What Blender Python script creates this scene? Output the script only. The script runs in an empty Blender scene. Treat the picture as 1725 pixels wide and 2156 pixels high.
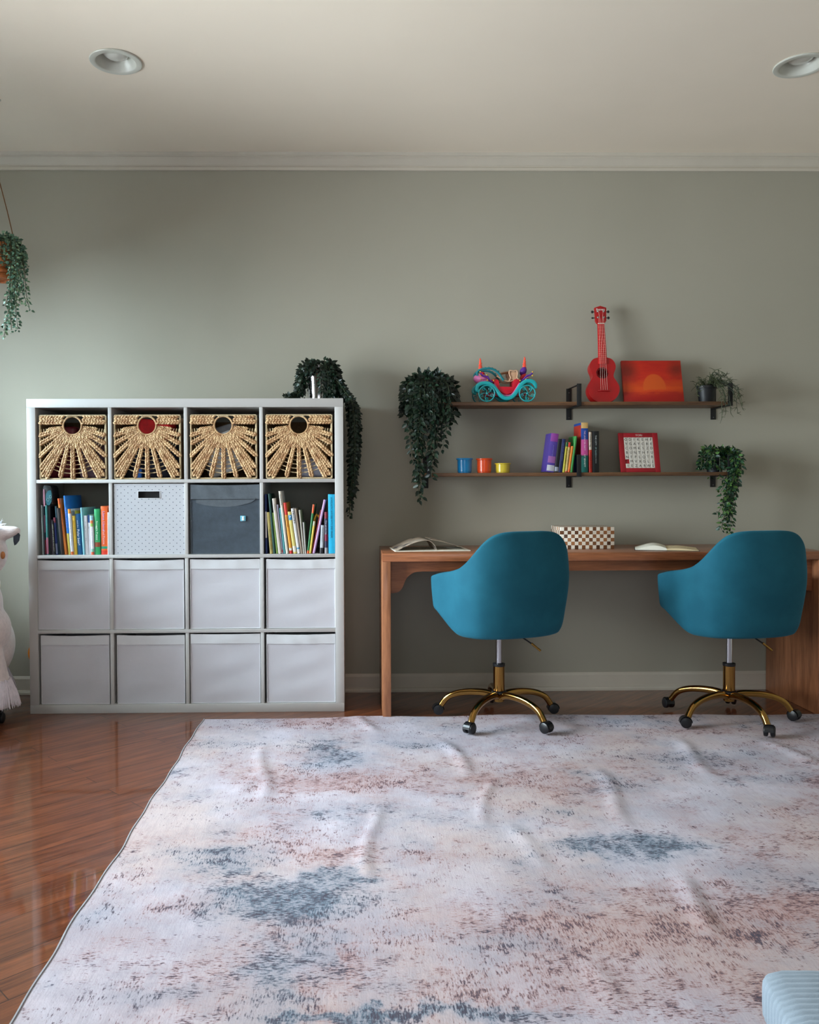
import bpy, bmesh, math, random
from mathutils import Vector, Matrix, Euler
PI = math.pi
S = bpy.context.scene
C = S.collection
R = math.radians

# ------------------------------------------------------------------ camera
F_PX, YAW, PITCH, ROLL, PPX, PPY, CAM_H, CAM_D = 1783.55, -0.0157, 0.0227, 0.0039, 773.13, 1060.47, 1.0657, 4.3442
fwd = Vector((-math.sin(YAW)*math.cos(PITCH), math.cos(YAW)*math.cos(PITCH), -math.sin(PITCH)))
rt0 = Vector((math.cos(YAW), math.sin(YAW), 0)); up0 = rt0.cross(fwd)
rt = rt0*math.cos(ROLL) - up0*math.sin(ROLL); up = up0*math.cos(ROLL) + rt0*math.sin(ROLL)
cam = bpy.data.objects.new('camera', bpy.data.cameras.new('camera')); C.objects.link(cam)
cam.matrix_world = Matrix(((rt.x, up.x, -fwd.x, 0), (rt.y, up.y, -fwd.y, -CAM_D), (rt.z, up.z, -fwd.z, CAM_H), (0, 0, 0, 1)))
cam.data.sensor_fit = 'HORIZONTAL'; cam.data.sensor_width = 36
cam.data.lens = F_PX/1725*36
cam.data.shift_x = (862.5-PPX)/1725; cam.data.shift_y = -(1078-PPY)/1725
cam.data.clip_start = 0.05
S.camera = cam

def at(px, py, Y):
    """point of the photo on the vertical plane at depth Y (wall = 0)"""
    d = fwd + rt*((px-PPX)/F_PX) + up*((PPY-py)/F_PX)
    k = (Y+CAM_D)/d.y
    return Vector((d.x*k, Y, CAM_H+d.z*k))
def at_z(px, py, z):
    d = fwd + rt*((px-PPX)/F_PX) + up*((PPY-py)/F_PX)
    k = (z-CAM_H)/d.z
    return Vector((d.x*k, -CAM_D+d.y*k, z))

# ------------------------------------------------------------------ light, world, exposure
S.view_settings.view_transform = 'Standard'; S.view_settings.look = 'None'
S.view_settings.gamma = 1; S.view_settings.use_curve_mapping = False
S.view_settings.exposure = 0.0
W = bpy.data.worlds.new('sky'); S.world = W; W.use_nodes = True
bg = W.node_tree.nodes['Background']; bg.inputs[0].default_value = (0.62, 0.76, 1, 1); bg.inputs[1].default_value = 0.6
XL, XR, YF, ZC = -2.45, 3.3, -6.4, 2.735
WINDOWS = [(-1.15, -0.3, 0.8, 1.98), (-2.85, -1.3, 0.5, 2.15)]     # y0, y1, z0, z1
def area(name, loc, direction, sx, sy, watts, col):
    l = bpy.data.lights.new(name, 'AREA'); l.shape = 'RECTANGLE'; l.size = sx; l.size_y = sy; l.energy = watts; l.color = col
    o = bpy.data.objects.new(name, l); C.objects.link(o); o.location = loc
    o.rotation_euler = Vector(direction).to_track_quat('-Z', 'Y').to_euler()
    return o
area('sky_daylight_near_corner', (XL-1.1, -1.05, 2.35), (1, 0.12, -0.42), 1.9, 1.8, 820, (0.74, 0.89, 1.0))
area('window_daylight_left', (XL-0.30, -2.08, 1.38), (1, -0.15, 0.08), 1.75, 1.8, 275, (0.93, 0.96, 1.0))
area('window_daylight_front', (-0.2, YF+0.05, 1.5), (0, 1, 0.9), 2.0, 1.3, 28, (0.9, 0.95, 1.0))  # added fill from behind the camera, tilted up to brighten the ceiling

# ------------------------------------------------------------------ materials
def nodes_of(m):
    m.use_nodes = True; nt = m.node_tree
    return nt, nt.nodes, nt.links, nt.nodes['Principled BSDF']
def sc(c):  # sRGB 0-255 -> linear
    return tuple(((v/255)/12.92 if v/255 <= 0.04045 else ((v/255+0.055)/1.055)**2.4) for v in c)+(1,)
MC = {}
def pm(name, col, rough=0.6, metal=0.0, var=0.12, scale=30.0, bump=0.0, bscale=200.0, spec=0.5, sheen=0.0, coat=0.0, stretch=None):
    """procedural material: base colour with a soft noise variation and an optional fine bump"""
    if name in MC: return MC[name]
    m = bpy.data.materials.new(name); nt, N, L, b = nodes_of(m)
    tc = N.new('ShaderNodeTexCoord'); vec = tc.outputs['Object']
    if stretch:
        mp = N.new('ShaderNodeMapping'); mp.inputs['Scale'].default_value = stretch; L.new(vec, mp.inputs['Vector']); vec = mp.outputs[0]
    nz = N.new('ShaderNodeTexNoise'); nz.inputs['Scale'].default_value = scale; nz.inputs['Detail'].default_value = 4; L.new(vec, nz.inputs['Vector'])
    c = sc(col)
    rp = N.new('ShaderNodeValToRGB'); rp.color_ramp.elements[0].position = 0.3; rp.color_ramp.elements[1].position = 0.7
    rp.color_ramp.elements[0].color = tuple(x*(1-var) for x in c[:3])+(1,); rp.color_ramp.elements[1].color = tuple(min(1, x*(1+var)) for x in c[:3])+(1,)
    L.new(nz.outputs['Fac'], rp.inputs[0]); L.new(rp.outputs[0], b.inputs['Base Color'])
    b.inputs['Roughness'].default_value = rough; b.inputs['Metallic'].default_value = metal
    b.inputs['Specular IOR Level'].default_value = spec
    if sheen: b.inputs['Sheen Weight'].default_value = sheen; b.inputs['Sheen Roughness'].default_value = 0.4
    if coat: b.inputs['Coat Weight'].default_value = coat; b.inputs['Coat Roughness'].default_value = 0.08
    if bump:
        n2 = N.new('ShaderNodeTexNoise'); n2.inputs['Scale'].default_value = bscale; n2.inputs['Detail'].default_value = 2; L.new(vec, n2.inputs['Vector'])
        bp = N.new('ShaderNodeBump'); bp.inputs['Strength'].default_value = bump; bp.inputs['Distance'].default_value = 0.002
        L.new(n2.outputs['Fac'], bp.inputs['Height']); L.new(bp.outputs[0], b.inputs['Normal'])
    MC[name] = m
    return m
def math_n(N, L, op, a, b=None, c=None):
    n = N.new('ShaderNodeMath'); n.operation = op
    for i, v in enumerate((a, b, c)):
        if v is None: continue
        if isinstance(v, (int, float)): n.inputs[i].default_value = v
        else: L.new(v, n.inputs[i])
    return n.outputs[0]
def mix_n(N, L, fac, a, b):
    n = N.new('ShaderNodeMix'); n.data_type = 'RGBA'
    if isinstance(fac, (int, float)): n.inputs[0].default_value = fac
    else: L.new(fac, n.inputs[0])
    for k, v in ((6, a), (7, b)):
        if isinstance(v, tuple): n.inputs[k].default_value = v
        else: L.new(v, n.inputs[k])
    return n.outputs[2]
def ramp(N, L, fac, p0, p1):
    n = N.new('ShaderNodeMapRange'); n.inputs[1].default_value = p0; n.inputs[2].default_value = p1; L.new(fac, n.inputs[0]); return n.outputs[0]
def noise(N, L, vec, scale, detail=4, rough=0.55, stretch=None, off=(0, 0, 0)):
    mp = N.new('ShaderNodeMapping'); mp.inputs['Scale'].default_value = stretch or (1, 1, 1); mp.inputs['Location'].default_value = off; L.new(vec, mp.inputs['Vector'])
    n = N.new('ShaderNodeTexNoise'); n.inputs['Scale'].default_value = scale; n.inputs['Detail'].default_value = detail; n.inputs['Roughness'].default_value = rough
    L.new(mp.outputs[0], n.inputs['Vector']); return n.outputs['Fac']

def wood(name, c_dark, c_light, rough=0.35, axis='X', coat=0.3, scale=1.0):
    m = bpy.data.materials.new(name); nt, N, L, b = nodes_of(m)
    tc = N.new('ShaderNodeTexCoord'); v = tc.outputs['Object']
    st = {'X': (1.2, 14, 14), 'Y': (14, 1.2, 14), 'Z': (14, 14, 1.2)}[axis]; st = tuple(s*scale for s in st)
    n1 = noise(N, L, v, 2.2, 8, 0.62, st); n2 = noise(N, L, v, 11, 6, 0.6, st, (3, 1, 2))
    f = math_n(N, L, 'ADD', math_n(N, L, 'MULTIPLY', n1, 0.65), math_n(N, L, 'MULTIPLY', n2, 0.35))
    col = mix_n(N, L, ramp(N, L, f, 0.36, 0.64), sc(c_dark), sc(c_light)); L.new(col, b.inputs['Base Color'])
    b.inputs['Roughness'].default_value = rough; b.inputs['Coat Weight'].default_value = coat; b.inputs['Coat Roughness'].default_value = 0.15
    bp = N.new('ShaderNodeBump'); bp.inputs['Strength'].default_value = 0.08; bp.inputs['Distance'].default_value = 0.001; L.new(n2, bp.inputs['Height']); L.new(bp.outputs[0], b.inputs['Normal'])
    return m

# ------------------------------------------------------------------ mesh helpers
def nb(): return bmesh.new()
def box(bm, x0, x1, y0, y1, z0, z1, bev=0.0, M=None, mi=0, seg=2):
    r = bmesh.ops.create_cube(bm, size=1); vs = r['verts']
    for v in vs: v.co = Vector(((x0+x1)/2+v.co.x*(x1-x0), (y0+y1)/2+v.co.y*(y1-y0), (z0+z1)/2+v.co.z*(z1-z0)))
    fs = set(f for v in vs for f in v.link_faces)
    if bev:
        es = set(e for f in fs for e in f.edges)
        rr = bmesh.ops.bevel(bm, geom=list(es), offset=bev, segments=seg, profile=0.5, affect='EDGES')
        vs = list(set(v for f in rr['faces'] for v in f.verts) | set(v for v in vs if v.is_valid)); fs = set(f for v in vs for f in v.link_faces)
    if M is not None:
        for v in vs: v.co = M @ v.co
    if mi:
        for f in fs: f.material_index = mi
    return vs
def tube(bm, pts, rad, seg=8, cap=True, flat=1.0, mi=0):
    pts = [Vector(p) for p in pts]; n = len(pts); rings = []
    rads = rad if isinstance(rad, (list, tuple)) else [rad]*n
    t0 = (pts[1]-pts[0]).normalized(); ref = Vector((0, 0, 1)) if abs(t0.z) < 0.9 else Vector((0, 1, 0))
    u = t0.cross(ref).normalized()
    for i, p in enumerate(pts):
        t = ((pts[min(i+1, n-1)]-pts[max(i-1, 0)])).normalized()
        u = (u - t*u.dot(t)); u = u.normalized() if u.length > 1e-6 else t.orthogonal().normalized()
        w = t.cross(u)
        rings.append([bm.verts.new(p + (u*math.cos(2*PI*k/seg) + w*math.sin(2*PI*k/seg)*flat)*rads[i]) for k in range(seg)])
    for a, b in zip(rings, rings[1:]):
        for k in range(seg):
            f = bm.faces.new((a[k], a[(k+1) % seg], b[(k+1) % seg], b[k])); f.material_index = mi
    if cap:
        f = bm.faces.new(rings[0][::-1]); f.material_index = mi
        f = bm.faces.new(rings[-1]); f.material_index = mi
def lathe(bm, prof, seg=24, c=(0, 0, 0), M=None, mi=0):
    c = Vector(c); rings = []
    for r, z in prof:
        if r < 1e-6: rings.append([bm.verts.new(Vector((0, 0, z)))])
        else: rings.append([bm.verts.new(Vector((r*math.cos(2*PI*k/seg), r*math.sin(2*PI*k/seg), z))) for k in range(seg)])
    for a, b in zip(rings, rings[1:]):
        for k in range(seg):
            if len(a) == 1 and len(b) == 1: continue
            q = [a[0], b[(k+1) % seg], b[k]] if len(a) == 1 else ([a[k], a[(k+1) % seg], b[0]] if len(b) == 1 else [a[k], a[(k+1) % seg], b[(k+1) % seg], b[k]])
            f = bm.faces.new(q); f.material_index = mi
    for r in rings:
        for v in r: v.co = (M @ v.co if M is not None else v.co) + c
def ell(bm, c, r, M=None, seg=10, rings=6, mi=0):
    vs = bmesh.ops.create_uvsphere(bm, u_segments=seg, v_segments=rings, radius=1)['verts']
    for v in vs:
        p = Vector((v.co.x*r[0], v.co.y*r[1], v.co.z*r[2]))
        v.co = (M @ p if M is not None else p) + Vector(c)
    if mi:
        for v in vs:
            for f in v.link_faces: f.material_index = mi
def prism(bm, pts, y0, y1, mi=0, plane='XZ', bev=0):
    def mk(a, b, y): return Vector((a, y, b)) if plane == 'XZ' else (Vector((a, b, y)) if plane == 'XY' else Vector((y, a, b)))
    A = [bm.verts.new(mk(a, b, y0)) for a, b in pts]; B = [bm.verts.new(mk(a, b, y1)) for a, b in pts]
    fs = [bm.faces.new(A), bm.faces.new(B[::-1])]
    for i in range(len(pts)):
        j = (i+1) % len(pts); fs.append(bm.faces.new((A[j], A[i], B[i], B[j])))
    for f in fs: f.material_index = mi
    if bev:
        es = set(e for f in fs[:2] for e in f.edges); bmesh.ops.bevel(bm, geom=list(es), offset=bev, segments=2, profile=0.5, affect='EDGES')
    return fs
def obj(name, bm, mat, parent=None, smooth=True, loc=None, rot=None, sub=0, angle=40):
    bmesh.ops.recalc_face_normals(bm, faces=bm.faces[:])
    me = bpy.data.meshes.new(name); bm.to_mesh(me); bm.free()
    for m in (mat if isinstance(mat, (list, tuple)) else [mat]): me.materials.append(m)
    if smooth:
        me.shade_smooth() if hasattr(me, 'shade_smooth') else None
        try: me.set_sharp_from_angle(angle=R(angle))
        except Exception: pass
    o = bpy.data.objects.new(name, me); C.objects.link(o)
    if parent is not None: o.parent = parent
    if loc is not None: o.location = loc
    if rot is not None: o.rotation_euler = rot
    if sub:
        s = o.modifiers.new('sub', 'SUBSURF'); s.levels = sub; s.render_levels = sub
    return o
def tag(o, label, cat, group=None, kind=None):
    o['label'] = label; o['category'] = cat
    if group: o['group'] = group
    if kind: o['kind'] = kind
    return o
def thing(name, label, cat, loc=(0, 0, 0), rot=(0, 0, 0), group=None):
    o = bpy.data.objects.new(name, None); C.objects.link(o); o.empty_display_size = 0.05
    o.location = loc; o.rotation_euler = rot; return tag(o, label, cat, group)
def struct(name, bm, mat, smooth=False, label=None):
    o = obj(name, bm, mat, None, smooth); o['kind'] = 'structure'
    if label: o['label'] = label
    return o
def dup(root, loc, rot=None, label=None):
    r = root.copy(); C.objects.link(r); r.location = loc
    if rot is not None: r.rotation_euler = rot
    if label: r['label'] = label
    for ch in list(root.children):
        c = ch.copy(); C.objects.link(c); c.parent = r
        for g in list(ch.children):
            d = g.copy(); C.objects.link(d); d.parent = c
    return r
def text(s, size, mat, parent, fn, name='lettering', ext=0.0004, spacing=1.0, align='LEFT', width=None):
    """lettering as a thin mesh; fn maps text (x, y, height) to the parent's space"""
    cu = bpy.data.curves.new(name, 'FONT'); cu.body = s; cu.size = size; cu.extrude = ext; cu.space_character = spacing; cu.align_x = align; cu.resolution_u = 2
    t = bpy.data.objects.new(name, cu)
    me = bpy.data.meshes.new_from_object(t); bpy.data.objects.remove(t); bpy.data.curves.remove(cu)
    if width:
        w = max(v.co.x for v in me.vertices)-min(v.co.x for v in me.vertices)
        for v in me.vertices: v.co.x *= width/w
    for v in me.vertices: v.co = Vector(fn(v.co.x, v.co.y, v.co.z))
    me.name = name; me.materials.clear(); me.materials.append(mat)
    o = bpy.data.objects.new(name, me); C.objects.link(o); o.parent = parent
    return o
def flat(col, rough=0.55, name=None): return pm(name or 'paint_%d_%d_%d_%d' % (*col, int(rough*100)), col, rough, var=0.05, scale=60)

# ================================================================== THE ROOM
def wall_mat():
    m = bpy.data.materials.new('sage_wall_paint'); nt, N, L, b = nodes_of(m)
    tc = N.new('ShaderNodeTexCoord'); v = tc.outputs['Object']
    n = noise(N, L, v, 1.2, 3); col = mix_n(N, L, ramp(N, L, n, 0.3, 0.7), sc((163, 159, 145)), sc((168, 164, 150))); L.new(col, b.inputs['Base Color'])
    b.inputs['Roughness'].default_value = 0.75; b.inputs['Specular IOR Level'].default_value = 0.25
    bp = N.new('ShaderNodeBump'); bp.inputs['Strength'].default_value = 0.05; bp.inputs['Distance'].default_value = 0.001
    L.new(noise(N, L, v, 350, 2), bp.inputs['Height']); L.new(bp.outputs[0], b.inputs['Normal'])
    return m
WALL = wall_mat()
TRIM = pm('white_trim_paint', (200, 192, 178), 0.45, var=0.03, scale=8)
CEIL = pm('ceiling_paint', (236, 224, 207), 0.85, var=0.02, scale=2, spec=0.2)
TH = 0.12
bm = nb(); box(bm, XL-TH, XR+TH, 0, TH, -0.05, ZC+0.05); struct('wall_back', bm, WALL)
bm = nb(); box(bm, XR, XR+TH, YF, 0, -0.05, ZC+0.05); struct('wall_right', bm, WALL)
bm = nb()   # left wall with two window openings
ys = sorted([(a, b, c, d) for a, b, c, d in WINDOWS]); cur = YF
for (a, b, c, d) in ys:
    box(bm, XL-TH, XL, cur, a, -0.05, ZC+0.05); box(bm, XL-TH, XL, a, b, -0.05, c); box(bm, XL-TH, XL, a, b, d, ZC+0.05); cur = b
box(bm, XL-TH, XL, cur, 0, -0.05, ZC+0.05); struct('wall_left', bm, WALL)
bm = nb(); box(bm, XL-TH, -1.2, YF-TH, YF, -0.05, ZC+0.05); box(bm, 0.8, XR+TH, YF-TH, YF, -0.05, ZC+0.05)
box(bm, -1.2, 0.8, YF-TH, YF, -0.05, 0.85); box(bm, -1.2, 0.8, YF-TH, YF, 2.15, ZC+0.05); struct('wall_front', bm, WALL)
GLASS = bpy.data.materials.new('window_glass'); GLASS.use_nodes = True; _t = GLASS.node_tree; _t.nodes.clear()
_o = _t.nodes.new('ShaderNodeOutputMaterial'); _m = _t.nodes.new('ShaderNodeMixShader'); _a = _t.nodes.new('ShaderNodeBsdfTransparent'); _b = _t.nodes.new('ShaderNodeBsdfGlossy'); _f = _t.nodes.new('ShaderNodeFresnel')
_b.inputs['Roughness'].default_value = 0.02; _a.inputs[0].default_value = (0.93, 0.96, 0.96, 1)
_t.links.new(_f.outputs[0], _m.inputs[0]); _t.links.new(_a.outputs[0], _m.inputs[1]); _t.links.new(_b.outputs[0], _m.inputs[2]); _t.links.new(_m.outputs[0], _o.inputs[0])
for i, (a, b, c, d) in enumerate(WINDOWS):
    bm = nb(); x0, x1 = XL-0.10, XL-0.045
    for (p, q, r, s) in ((a, a+.05, c, d), (b-.05, b, c, d), (a+.05, b-.05, c, c+.05), (a+.05, b-.05, d-.05, d), (a+.05, b-.05, (c+d)/2-.02, (c+d)/2+.02)):
        box(bm, x0, x1, p, q, r, s, .004)
    box(bm, XL-0.08, XL-0.075, a+.03, b-.03, c+.03, d-.03, mi=1)
    o = struct('window_%d' % (i+1), bm, [TRIM, GLASS])
bm = nb()
for (p, q, r, s) in ((-1.2, -1.15, .85, 2.15), (.75, .8, .85, 2.15), (-1.15, .75, .85, .9), (-1.15, .75, 2.1, 2.15), (-.22, -.18, .9, 2.1)):
    box(bm, p, q, YF-.10, YF-.045, r, s, .004)
box(bm, -1.17, .77, YF-.08, YF-.075, .87, 2.13, mi=1); struct('window_3', bm, [TRIM, GLASS])  # unseen window behind the camera, added to go with the fill light

# ceiling with two round cut-outs for the recessed lamps
LAMPS = [at_z(244, 129, ZC), at_z(1686, 137, ZC)]
bm = nb()
loop = [bm.verts.new((x, y, ZC)) for x, y in ((XL-TH, YF-TH), (XR+TH, YF-TH), (XR+TH, TH), (XL-TH, TH))]
ed = [bm.edges.new((loop[i], loop[(i+1) % 4])) for i in range(4)]
for p in LAMPS:
    ring = [bm.verts.new((p.x+.078*math.cos(2*PI*k/40), p.y+.078*math.sin(2*PI*k/40), ZC)) for k in range(40)]
    ed += [bm.edges.new((ring[k], ring[(k+1) % 40])) for k in range(40)]
bmesh.ops.triangle_fill(bm, use_beauty=True, edges=ed)
r = bmesh.ops.extrude_face_region(bm, geom=bm.faces[:])
for v in [g for g in r['geom'] if isinstance(g, bmesh.types.BMVert)]: v.co.z += 0.18
struct('ceiling', bm, CEIL)

# floor: narrow glossy boards laid on the diagonal
def floor_mat():
    m = bpy.data.materials.new('red_brown_strip_flooring'); nt, N, L, b = nodes_of(m)
    tc = N.new('ShaderNodeTexCoord'); mp = N.new('ShaderNodeMapping'); mp.inputs['Rotation'].default_value = (0, 0, R(-43)); L.new(tc.outputs['Object'], mp.inputs['Vector'])
    br = N.new('ShaderNodeTexBrick'); L.new(mp.outputs[0], br.inputs['Vector']); br.inputs['Scale'].default_value = 1
    br.inputs['Brick Width'].default_value = 1.15; br.inputs['Row Height'].default_value = 0.083; br.inputs['Mortar Size'].default_value = 0.0016; br.inputs['Mortar Smooth'].default_value = 0.3
    br.offset = 0.37; br.inputs['Color1'].default_value = (0, 0, 0, 1); br.inputs['Color2'].default_value = (1, 1, 1, 1); br.inputs['Mortar'].default_value = (0.5, 0.5, 0.5, 1); br.inputs['Bias'].default_value = 0
    sepc = N.new('ShaderNodeSeparateColor'); L.new(br.outputs['Color'], sepc.inputs[0]); tone = sepc.outputs[0]
    # grain shifted per board
    comb = N.new('ShaderNodeCombineXYZ'); L.new(math_n(N, L, 'MULTIPLY', tone, 7.0), comb.inputs[0]); L.new(math_n(N, L, 'MULTIPLY', tone, 3.0), comb.inputs[2])
    va = N.new('ShaderNodeVectorMath'); va.operation = 'ADD'; L.new(mp.outputs[0], va.inputs[0]); L.new(comb.outputs[0], va.inputs[1]); v = va.outputs[0]
    g1 = noise(N, L, v, 3.0, 8, 0.65, (1.0, 13, 1)); g2 = noise(N, L, v, 20, 5, 0.6, (0.7, 14, 1))
    f = math_n(N, L, 'ADD', math_n(N, L, 'MULTIPLY', g1, 0.75), math_n(N, L, 'MULTIPLY', g2, 0.25))
    c = mix_n(N, L, ramp(N, L, f, 0.38, 0.62), sc((72, 34, 17)), sc((130, 72, 40)))
    c2 = mix_n(N, L, math_n(N, L, 'MULTIPLY', tone, 0.45), c, sc((86, 44, 25)))
    c3 = mix_n(N, L, math_n(N, L, 'MULTIPLY', br.outputs['Fac'], 0.85), c2, sc((38, 18, 11))); L.new(c3, b.inputs['Base Color'])
    b.inputs['Roughness'].default_value = 0.35; b.inputs['Specular IOR Level'].default_value = 0.15; b.inputs['Coat Weight'].default_value = 0.85; b.inputs['Coat Roughness'].default_value = 0.05
    bp = N.new('ShaderNodeBump'); bp.inputs['Strength'].default_value = 0.25; bp.inputs['Distance'].default_value = 0.001
    wv = noise(N, L, mp.outputs[0], 5, 2, 0.5, (0.5, 3, 1))
    h = math_n(N, L, 'SUBTRACT', math_n(N, L, 'MULTIPLY', wv, 1.2), br.outputs['Fac']); L.new(h, bp.inputs['Height'])
    L.new(bp.outputs[0], b.inputs['Normal']); L.new(bp.outputs[0], b.inputs['Coat Normal'])
    return m
bm = nb(); box(bm, XL-TH, XR+TH, YF-TH, TH, -0.05, 0); struct('floor', bm, floor_mat())

# crown moulding and baseboard: profiles (distance from wall, height) run along the walls
def run_profile(name, prof, p0, p1, mat):
    bm = nb(); d = (Vector(p1)-Vector(p0)).normalized(); nrm = Vector((d.y, -d.x, 0))   # towards the room
    rings = [[bm.verts.new(Vector(p)+nrm*a+Vector((0, 0, z))) for a, z in prof] for p in (p0, p1)]
    for i in range(len(prof)-1): bm.faces.new((rings[0][i], rings[0][i+1], rings[1][i+1], rings[1][i]))
    bm.faces.new(rings[0]); bm.faces.new(rings[1][::-1]); bm.faces.new((rings[0][-1], rings[0][0], rings[1][0], rings[1][-1]))
    return struct(name, bm, mat)
zb = 2.6586
crown = [(0, zb), (.012, zb), (.014, zb+.014), (.010, zb+.017), (.010, zb+.022), (.016, zb+.026), (.022, zb+.034), (.033, zb+.048), (.040, zb+.054), (.040, zb+.059), (.048, zb+.063), (.052, ZC), (0, ZC)]
base = [(0, 0), (.026, 0), (.026, .010), (.022, .018), (.013, .022), (.013, .078), (.010, .084), (.005, .0912), (0, .0912)]
cor = [(XL, 0, 0), (XR, 0, 0), (XR, YF, 0), (XL, YF, 0)]
for i, s in enumerate(('back', 'right', 'front', 'left')):
    run_profile('trim_%d' % (i+1), crown, cor[i], cor[(i+1) % 4], TRIM)
    run_profile('baseboard_%s' % s, base, cor[i], cor[(i+1) % 4], TRIM)

# recessed ceiling lamps
LW = pm('lamp_trim_white', (200, 200, 190), 0.35, var=0.02); LB = pm('lamp_lens', (205, 203, 195), 0.2, var=0.02, coat=0.5)
for i, p in enumerate(LAMPS):
    t = thing('recessed_light', ('white recessed ceiling light above the cube shelf' if i == 0 else 'white recessed ceiling light above the right end of the desk'), 'ceiling light', (p.x, p.y, ZC), group='recessed ceiling lights')
    bm = nb(); lathe(bm, [(.079, .004), (.100, .000), (.1015, -.003), (.099, -.006), (.080, -.0075), (.076, -.005), (.056, .045), (.054, .045), (.074, .004), (.079, .004)], 56); obj('trim_ring', bm, LW, t)
    bm = nb(); lathe(bm, [(0, .012), (.030, .014), (.046, .022), (.052, .034), (.050, .07), (0, .075)], 40); obj('lens', bm, LB, t)
    bm = nb(); lathe(bm, [(.077, .003), (.077, .13), (0, .13)], 32); obj('housing', bm, pm('lamp_can_dark', (60, 55, 48), 0.6), t)

# ================================================================== RUG
def rug_mat():
    m = bpy.data.materials.new('distressed_printed_rug'); nt, N, L, b = nodes_of(m)
    tc = N.new('ShaderNodeTexCoord'); v = tc.outputs['Object']
    # warped coordinates for ragged edges
    wn = N.new('ShaderNodeTexNoise'); wn.inputs['Scale'].default_value = 7; wn.inputs['Detail'].default_value = 6; wn.inputs['Roughness'].default_value = 0.7; L.new(v, wn.inputs['Vector'])
    ws = N.new('ShaderNodeVectorMath'); ws.operation = 'MULTIPLY_ADD'; L.new(wn.outputs['Color'], ws.inputs[0]); ws.inputs[1].default_value = (0.42, 0.34, 0); ws.inputs[2].default_value = (-0.21, -0.17, 0)
    wa = N.new('ShaderNodeVectorMath'); wa.operation = 'ADD'; L.new(v, wa.inputs[0]); L.new(ws.outputs[0], wa.inputs[1]); wv = wa.outputs[0]
    def blobs(lst):
        acc = None
        for (px, py, rx, ry, a) in lst:
            c = at_z(px, py, 0)
            n = N.new('ShaderNodeVectorMath'); n.operation = 'SUBTRACT'; L.new(wv, n.inputs[0]); n.inputs[1].default_value = (c.x, c.y, 0)
            s = N.new('ShaderNodeVectorMath'); s.operation = 'MULTIPLY'; L.new(n.outputs[0], s.inputs[0]); s.inputs[1].default_value = (1/rx, 1/ry, 0)
            l = N.new('ShaderNodeVectorMath'); l.operation = 'LENGTH'; L.new(s.outputs[0], l.inputs[0])
            q = N.new('ShaderNodeMapRange'); q.inputs[1].default_value = 1.55; q.inputs[2].default_value = 0.45; q.inputs[3].default_value = 0; q.inputs[4].default_value = a; L.new(l.outputs['Value'], q.inputs[0])
            acc = q.outputs[0] if acc is None else math_n(N, L, 'MAXIMUM', acc, q.outputs[0])
        return acc
    teal = blobs([(600, 1900, .22, .13, 1), (480, 1810, .12, .10, .8), (700, 1860, .14, .06, .9), (690, 1590, .12, .22, .75), (1380, 1785, .13, .07, 1), (1235, 1780, .09, .07, .9), (1480, 1600, .28, .10, .55), (570, 2060, .09, .13, .8), (660, 2010, .07, .12, .7), (1080, 1985, .12, .05, .6), (760, 2140, .22, .04, 1), (1000, 2140, .18, .04, .8), (460, 1570, .20, .08, .45), (880, 1570, .20, .07, .55), (1630, 1850, .14, .09, .5), (1300, 1660, .18, .05, .5), (1090, 1540, .25, .05, .35), (380, 1800, .10, .05, .5), (340, 2090, .15, .05, .6), (1600, 1640, .2, .06, .5)])
    rust = blobs([(720, 1650, .34, .12, .85), (1010, 1645, .20, .06, .8), (1180, 1655, .25, .05, .7), (540, 1640, .16, .06, .6), (700, 1805, .16, .04, .8), (400, 1900, .16, .09, .5), (900, 1990, .5, .22, .45), (1350, 1960, .7, .16, .75), (1700, 1930, .3, .12, .9), (1300, 1880, .3, .06, .6), (1640, 1760, .2, .06, .55), (450, 2090, .25, .12, .55), (1150, 2080, .5, .12, .6), (1480, 2060, .3, .10, .6), (1200, 1560, .5, .08, .4), (1500, 1540, .5, .07, .5), (640, 1930, .09, .04, .9), (1650, 1570, .3, .06, .4), (250, 2000, .14, .08, .4)])
    br = noise(N, L, v, 2.2, 6, 0.7, None, (4, 2, 0)); bt = noise(N, L, v, 2.6, 6, 0.7, None, (9, 5, 0))
    # woven strokes: threads along Y and along X
    ty = noise(N, L, v, 60, 3, 0.6, (4.2, 1.0, 1)); tx = noise(N, L, v, 60, 3, 0.6, (1.3, 4.2, 1), (2, 7, 0)); gr = noise(N, L, v, 24, 5, 0.75); g3 = noise(N, L, v, 7, 4, 0.6, None, (5, 5, 0))
    zone = ramp(N, L, noise(N, L, v, 3.5, 3, 0.5, None, (1, 8, 0)), 0.44, 0.56)
    st = N.new('ShaderNodeMix'); st.data_type = 'FLOAT'; L.new(zone, st.inputs[0]); L.new(ty, st.inputs[2]); L.new(tx, st.inputs[3]); stroke = st.outputs[0]
    mixst = math_n(N, L, 'ADD', math_n(N, L, 'ADD', math_n(N, L, 'MULTIPLY', stroke, 0.45), math_n(N, L, 'MULTIPLY', gr, 0.35)), math_n(N, L, 'MULTIPLY', g3, 0.2))
    def mask(a, base, k0, wid):   # presence a (0..1) lowers the threshold of the strokes
        thr = math_n(N, L, 'SUBTRACT', k0, math_n(N, L, 'MULTIPLY', a, base))
        d = math_n(N, L, 'SUBTRACT', mixst, thr); return ramp(N, L, d, 0, wid)
    col = mix_n(N, L, ramp(N, L, noise(N, L, v, 4, 5, 0.6, None, (3, 3, 0)), 0.35, 0.65), sc((168, 162, 171)), sc((191, 184, 193)))
    col = mix_n(N, L, math_n(N, L, 'MULTIPLY', ramp(N, L, noise(N, L, v, 1.6, 4, 0.6, None, (6, 1, 0)), 0.44, 0.62), 0.6), col, sc((188, 168, 160)))
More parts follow.
